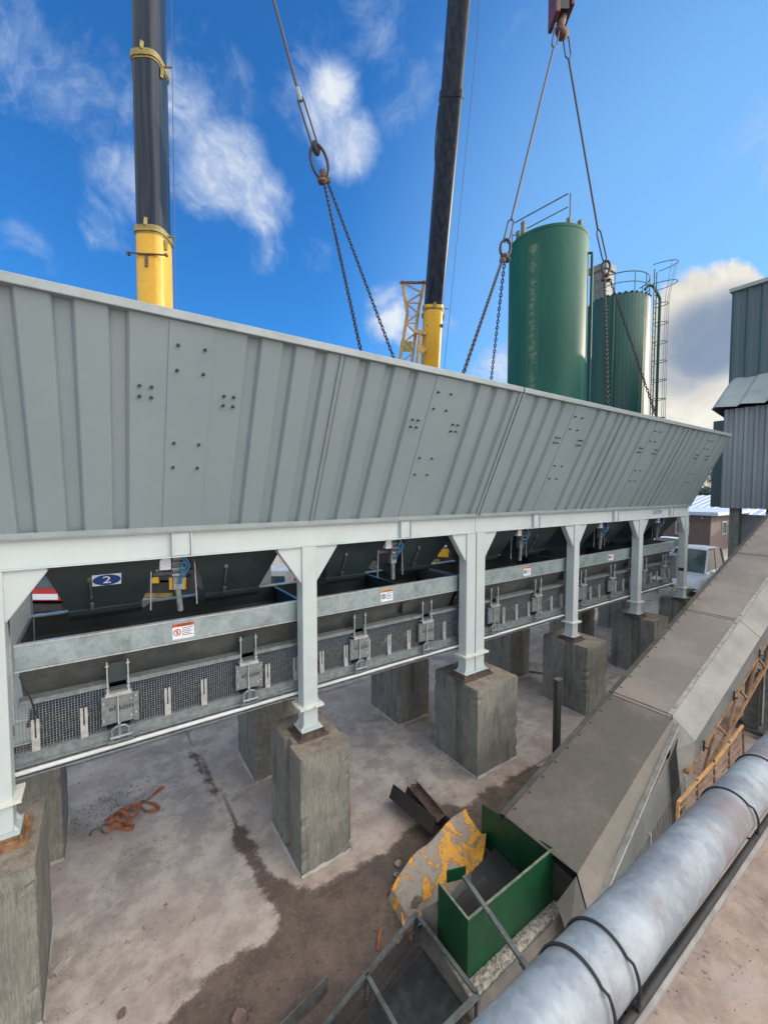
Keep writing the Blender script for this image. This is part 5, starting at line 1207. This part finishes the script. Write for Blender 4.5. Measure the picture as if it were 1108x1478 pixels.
m = MB(); m.add([(gs.x-.4, gs.y-16.5, 4.6), (gs.x-.4, gs.y+30.5, 4.6), (gs.x+7, gs.y+30.5, 5.6), (gs.x+7, gs.y-16.5, 5.6)], [(0, 1, 2, 3)]); m.build('roof', 'silo', gso)

# ------------------------------------------------------------------ trees behind
def tree(px, d, h, lab, seed):
    rn = random.Random(seed); b = at(px, 709, d); b.z = 0
    o = thing('broadleaf_tree', b, lab, 'tree', 'trees beyond the sheds')
    m = MB(); m.tube([b, b+Vector((.1, .1, h*.3)), b+Vector((.2, -.1, h*.6)), b+Vector((.1, .1, h*.9))], [h*.035, h*.028, h*.018, h*.006], 8)
    br = []
    for k in range(12):
        s = b+Vector((.1, 0, h*rn.uniform(.3, .75))); a = rn.uniform(0, 6.28); e = s+Vector((math.cos(a), math.sin(a), .7))*h*rn.uniform(.16, .28); m.tube([s, e], [h*.012, h*.004], 5); br.append(e)
    m.build('trunk', 'bark', o, smooth=True)
    m = MB()
    for k in range(46):
        c = b+Vector((rn.gauss(0, h*.17), rn.gauss(0, h*.17), h*rn.uniform(.35, .98))) if k > 12 or k >= len(br) else br[k]
        cr = h*rn.uniform(.06, .11)
        for q in range(60):
            p = c+Vector((rn.gauss(0, 1), rn.gauss(0, 1), rn.gauss(0, .8)))*cr*.6; s = h*.018*rn.uniform(.6, 1.4)
            u = Vector((rn.uniform(-1, 1), rn.uniform(-1, 1), rn.uniform(-1, 1))).normalized(); v = u.orthogonal().normalized()
            m.add([p-u*s, p+v*s*.6, p+u*s, p-v*s*.6], [(0, 1, 2, 3)])
    m.build('crown', 'leaf', o)
tree(1026, 62, 8.2, 'dark tree showing between the grey bin and the corrugated building', 1)
tree(985, 75, 7.0, 'dark tree behind the sheds, mostly hidden by the grey bin', 2)
tree(905, 60, 5.8, 'low tree seen under the far end of the grey bin', 3)

# ------------------------------------------------------------------ cars
def car(front, yaw, lab, L=4.5, Wd=1.85, Hh=1.75, pick=False):
    o = thing('parked_car', front, lab, 'car', 'white vehicles parked beyond the far end')
    hx = Vector((math.cos(yaw), math.sin(yaw), 0)); hy = Vector((-hx.y, hx.x, 0)); B_ = Vector(front)
    P = lambda x, y, z: B_+hx*x+hy*y+Vector((0, 0, z))
    # body: cross sections from nose (x=0) to tail (x=L)
    st = [(0, .38, .62, .60), (.06, .32, .78, .80), (.25, .28, .92, .88), (.95, .27, 1.02, .92), (1.25, .27, 1.06, .925), (L-.35, .27, 1.08, .925), (L-.05, .32, 1.02, .88), (L, .42, .8, .80)]
    m = MB(); rows = []
    for x, z0, z1, w in st:
        rows.append([P(x, y*w*Wd/1.85, z) for y, z in ((-.96, z0), (-1, z0+.12), (-1, z1-.22), (-.93, z1-.06), (-.72, z1), (0, z1+.03), (.72, z1), (.93, z1-.06), (1, z1-.22), (1, z0+.12), (.96, z0))])
    m.sheet(rows); m.add(rows[0], [tuple(range(11))]); m.add(rows[-1], [tuple(range(11))]); m.build('body', 'whitecar', o, smooth=True)
    re = 2.7 if pick else L-.5
    rows = []
    for x, z, w in ((1.2, 1.05, .84), (1.95, Hh-.07, .70), (2.2, Hh-.01, .68), (re-.35, Hh-.02, .68), (re-.12, Hh-.08, .69), (re+.2, 1.06, .82)):
        rows.append([P(x, y*w, z+dz) for y, dz in ((-1, 0), (-.7, .02), (0, .04), (.7, .02), (1, 0))])
    m = MB(); m.sheet([r for r in rows[1:5]]); ro = m.build('roof', 'whitecar', o, smooth=True)
    m = MB(); m.sheet(rows[0:2]); m.build('windscreen', 'glass', o, smooth=True)
    m = MB(); m.sheet(rows[4:6]); m.build('rear_window', 'glass', o, smooth=True)
    for s, k in ((-1, 0), (1, 4)):
        m = MB(); m.add([rows[0][k], rows[1][k], rows[3][k], rows[4][k], rows[5][k]], [(0, 1, 2, 3, 4)]); m.build('side_window', 'glass', o)
        pm = MB(); pm.bar(rows[0][k], rows[1][k], .07, .07); pm.build('pillar', 'whitecar', o); pm = MB()
        pm.bar((rows[0][k]+rows[5][k])/2-(rows[0][k]-rows[5][k])*.05, (rows[2][k]+rows[3][k])/2, .06, .05); pm.build('pillar', 'whitecar', o); pm = MB(); pm.bar(rows[4][k], rows[5][k], .08, .07); pm.build('pillar', 'whitecar', o)
        mm = MB(); c = P(1.45, s*1.02, 1.12); mm.rock(c, .13); mm.build('wing_mirror', 'whitecar', o)
        hl = MB(); hl.add([P(.04, s*.78, .60), P(.04, s*.45, .62), P(.12, s*.45, .76), P(.16, s*.82, .80)], [(0, 1, 2, 3)]); hl.build('headlight', 'glass', o)
        for x in (.85, L-.85):
            c = P(x, s*.84, .34); w = MB(); w.tube([c-hy*.11, c+hy*.11], .34, 24); wo = w.build('wheel', 'rubber', o, smooth=True)
            w = MB(); w.tube([c+hy*s*.111, c+hy*s*.118], .2, 16); w.build('rim', 'bright', wo)
    m = MB(); m.add([P(-.015, -.4, .44), P(-.015, .4, .44), P(.03, .4, .66), P(.03, -.4, .66)], [(0, 1, 2, 3)]); m.build('grille', 'black', o)
    m = MB(); m.add([P(-.02, -.7, .33), P(-.02, .7, .33), P(-.01, .7, .42), P(-.01, -.7, .42)], [(0, 1, 2, 3)]); m.build('bumper_intake', 'black', o)
    return o
f1_ = at(978, 709, 19.6); f1_.z = 0
car(f1_, R(2), 'white car parked nose towards the yard beyond the farthest post', Hh=2.15, Wd=2.25)
f2_ = at(958, 709, 26.0); f2_.z = 0
car(f2_, R(14), 'white pickup parked behind the other white car', Hh=1.95, pick=True)

# red lorry and yellow loader seen through the gaps under the bin
lo_ = at(40, 709, 15.0); lo_.z = 0
lr = thing('flatbed_lorry', lo_, 'red and white lorry glimpsed through the gap left of the chutes', 'lorry')
hx = rt.copy(); hx.z = 0; hy = Vector((-hx.y, hx.x, 0))
def ob(m, B_, x0, x1, y0, y1, z0, z1):
    P = [Vector(B_)+hx*x+hy*y+Vector((0, 0, z)) for z in (z0, z1) for x, y in ((x0, y0), (x1, y0), (x1, y1), (x0, y1))]
    m.add(P, [(0,3,2,1),(4,5,6,7),(0,1,5,4),(1,2,6,5),(2,3,7,6),(3,0,4,7)]); return m
ob(MB(), lo_, -4, 2.0, -1.2, 1.2, .95, 1.2).build('flatbed', 'black', lr)
ob(MB(), lo_, .2, 2.0, -1.2, 1.2, 1.3, 2.3).build('cab', 'red', lr, bevel=.06)
ob(MB(), lo_, .35, 1.85, -1.215, -1.2, 1.75, 2.2).build('cab_window', 'glass', lr)
ob(MB(), lo_, .3, 1.9, -1.22, -1.2, 1.36, 1.55).build('cab_stripe', 'inkwhite', lr)
ob(MB(), lo_, -3.8, -.2, -1.15, -1.05, 1.25, 1.75).build('drop_side', 'red', lr)
for x in (-3.2, -2.1, 1.1):
    for y in (-1.0, 1.0):
        c = lo_+hx*x+hy*y+Vector((0, 0, .5)); m = MB(); m.tube([c-hy*.15, c+hy*.15], .5, 20); m.build('wheel', 'rubber', lr, smooth=True)
lq = at(408, 709, 14.0); lq.z = 0
fl_ = thing('telehandler', lq, 'red and white telehandler glimpsed between the chutes left of the second post', 'telehandler')
ob(MB(), lq, -1.3, 1.3, -.9, .9, .5, 1.25).build('chassis', 'red', fl_, bevel=.05)
ob(MB(), lq, -.5, .35, -.9, 0, 1.26, 2.5).build('cab', 'trim', fl_, bevel=.05)
ob(MB(), lq, -.4, .25, -.915, -.901, 1.6, 2.3).build('cab_window', 'glass', fl_)
ob(MB(), lq, -1.4, 2.0, .2, .5, 1.7, 2.0).build('boom', 'red', fl_, bevel=.03)
for x in (-.9, .9):
    for y in (-.85, .85):
        c = lq+hx*x+hy*y+Vector((0, 0, .45)); m = MB(); m.tube([c-hy*.18, c+hy*.18], .45, 20); m.build('wheel', 'rubber', fl_, smooth=True)
# weed and pale rubble by the last posts
wd = at(981, 852, 19.5); wdz = 0
m = MB(); rn = random.Random(8); c0 = hit(981, 872, 2, 0)
for k in range(160):
    a = rn.uniform(0, 6.28); r = rn.uniform(0, .35); p = c0+Vector((r*math.cos(a), r*math.sin(a), rn.uniform(.05, .75))); s = .07
    u = Vector((rn.uniform(-1, 1), rn.uniform(-1, 1), rn.uniform(.1, 1))).normalized(); v = u.orthogonal().normalized(); m.add([p-u*s, p+v*s*.5, p+u*s, p-v*s*.5], [(0, 1, 2, 3)])
wo = thing('weed_bush', (c0.x, c0.y, 0), 'small bright green weed growing by the farthest post', 'plant'); m.build('foliage', 'weed', wo)
m = MB()
for k in range(6): m.tube([c0, c0+Vector((rn.uniform(-.2, .2), rn.uniform(-.2, .2), .6))], .01, 5)
m.build('stem', 'leaf', wo)
m = MB(); c0 = hit(970, 868, 2, 0); m.box(c0.x-.5, c0.x+.5, c0.y-.4, c0.y+.4, 0, .55); tag(m.build('concrete_block', 'block', None, bevel=.02, loc=c0), 'pale concrete block lying past the dark motor cover', 'block')
# conduit lying on the slab between the piers
m = MB(); m.tube([hit(755, 968, 2, .03), hit(785, 972, 2, .03)], .025, 8); tag(m.build('conduit', 'edge', None, True, loc=hit(770, 970, 2, 0)), 'dark pipe lying on the slab between the piers', 'pipe')
# dark yard wall closing the view behind the bins
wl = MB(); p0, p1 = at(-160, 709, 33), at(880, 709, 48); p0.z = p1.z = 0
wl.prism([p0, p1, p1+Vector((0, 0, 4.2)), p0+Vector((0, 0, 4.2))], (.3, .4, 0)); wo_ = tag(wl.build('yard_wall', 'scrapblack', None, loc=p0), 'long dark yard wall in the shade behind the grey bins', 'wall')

# ------------------------------------------------------------------ sky and sun
SUN_EL, SUN_AZ = R(13), R(-14)                                       # azimuth measured from +X
w = bpy.data.worlds.new('World'); sc.world = w; w.use_nodes = True
t = NT(w.node_tree); bg = t.n['Background']
sky = t.new('ShaderNodeTexSky'); sky.sky_type = 'NISHITA'; sky.sun_disc = False; sky.sun_elevation = SUN_EL; sky.sun_rotation = math.pi/2-SUN_AZ
sky.air_density = 1.0; sky.dust_density = .4; sky.ozone_density = 2.5
tc = t.new('ShaderNodeTexCoord'); v = tc.outputs['Generated']
def dotn(d):
    n = t.new('ShaderNodeVectorMath', operation='DOT_PRODUCT'); t.link(v, n.inputs[0]); n.inputs[1].default_value = tuple(d); return n.outputs['Value']
def field(blobs):
    tot = None
    for (px, py, r, amp) in blobs:
        d = ray(px, py).normalized(); c = math.cos(math.atan(r/600.)*1.0/ (ray(px, py).length))
        f = t.math('MULTIPLY', t.smooth(dotn(d), 1-(1-c)*2.2, 1.0), amp); tot = f if tot is None else t.math('MAXIMUM', tot, f)
    return tot
wv = t.new('ShaderNodeTexNoise'); wv.inputs['Scale'].default_value = 3.; wv.inputs['Detail'].default_value = 5; t.link(v, wv.inputs['Vector'])
wa_ = t.new('ShaderNodeVectorMath', operation='MULTIPLY_ADD'); t.link(wv.outputs['Color'], wa_.inputs[0]); wa_.inputs[1].default_value = (.55, .55, .45); t.link(v, wa_.inputs[2]); vw = wa_.outputs[0]
n1 = t.noise(scaled(t, vw, (1, 1, 1.3)), 4.5, 14, .60); n2 = t.noise(vw, 11, 10, .62); n3 = t.noise(v, 2.2, 4, .5)
nn = t.math('ADD', t.math('MULTIPLY', n1, .62), t.math('MULTIPLY', n2, .38))
CL = [(10, 40, 70, .75), (60, 95, 80, .85), (120, 100, 75, .75), (150, 170, 70, .7), (300, 90, 55, .6), (330, 130, 50, .65), (255, 160, 60, .95), (290, 190, 60, .9), (180, 270, 55, 1.1), (165, 325, 45, .7), (250, 235, 55, .8), (330, 245, 60, 1.35), (375, 290, 46, 1.2), (300, 270, 50, 1.1),
      (40, 255, 40, .6), (45, 330, 30, .35), (95, 215, 50, .45), (480, 165, 46, 1.2), (500, 205, 46, 1.25), (430, 150, 46, .6), (590, 125, 40, .62), (560, 160, 34, .58), (620, 90, 30, .45), (378, 360, 34, .75), (460, 372, 28, .6), (560, 452, 36, 1.15), (590, 465, 36, .8), (640, 455, 30, .7),
      (725, 528, 36, 1.4), (700, 545, 30, 1.0), (545, 15, 46, .38), (1095, 220, 60, .5)]
cn = t.math('ADD', field(CL), t.math('MULTIPLY', t.math('SUBTRACT', nn, .515), 4.2))
den = t.math('MULTIPLY', t.smooth(cn, .30, 1.6, 0, 1.), .93)
# sunlit bank low on the right
BK = [(1000, 455, 60, .9), (950, 480, 45, .7), (1045, 435, 50, .8), (960, 560, 80, 1.15), (1010, 590, 80, 1.2), (1060, 520, 90, .95), (1000, 520, 70, 1.0), (985, 650, 80, 1.2)]
bank = t.smooth(t.math('ADD', field(BK), t.math('MULTIPLY', t.math('SUBTRACT', nn, .5), 2.2)), .38, .75)
DK = [(1015, 492, 60, 1.1), (985, 525, 50, .8), (1050, 475, 55, 1.1), (1000, 545, 40, .55), (1095, 480, 60, 1.1)]
dark = t.smooth(t.math('ADD', field(DK), t.math('MULTIPLY', t.math('SUBTRACT', nn, .5), 1.6)), .25, 1.25, 0, .88)
# overhead and behind the viewer: unseen broken bright cloud, added to brighten the scene
behind = t.smooth(dotn(fw), .35, -.10)
high = t.smooth(dotn(Vector((0, 0, 1))), .80, .98)
hid = t.math('MAXIMUM', behind, high)
oth = t.math('MULTIPLY', hid, t.smooth(n3, .30, .5))
sk_t = t.mix(1.0, sky.outputs[0], (.64, 1.95, 3.3), 'MULTIPLY')
SKS = .085
k = 1/SKS
glow = t.smooth(dotn(Vector((math.cos(R(14)), math.sin(R(14)), math.tan(R(14)))).normalized()), .66, 1.0, 0, .62)
sk_g = t.mix(glow, sk_t, (.34*k, .64*k, .98*k))
cl_c = t.mix(t.smooth(cn, .7, 1.7), (.48*k, .62*k, .86*k), (.88*k, .91*k, .96*k))
c = t.mix(den, sk_g, cl_c)
bank_c = t.mix(dark, t.mix(t.smooth(nn, .4, .7), (.72*k, .70*k, .62*k), (1.0*k, .97*k, .90*k)), (.17*k, .26*k, .42*k))
c = t.mix(bank, c, bank_c)
c = t.mix(oth, c, (1.22*k, 1.32*k, 1.42*k))
rb = t.smooth(dotn(Vector((.55, -.75, .45)).normalized()), .60, .92)  # bright sky patch added out of view, right rear, to side-light the bin ribs
c = t.mix(rb, c, (4.6*k, 4.3*k, 3.9*k))
t.link(c, bg.inputs['Color']); bg.inputs['Strength'].default_value = SKS
sun = bpy.data.lights.new('sun', 'SUN'); sun.energy = 3.0; sun.angle = R(.5); sun.color = (1, .88, .70)
su = bpy.data.objects.new('sun', sun); COL.objects.link(su)
sd = Vector((math.cos(SUN_EL)*math.cos(SUN_AZ), math.cos(SUN_EL)*math.sin(SUN_AZ), math.sin(SUN_EL)))
su.rotation_euler = sd.to_track_quat('Z', 'Y').to_euler(); su.location = (0, 0, 40)
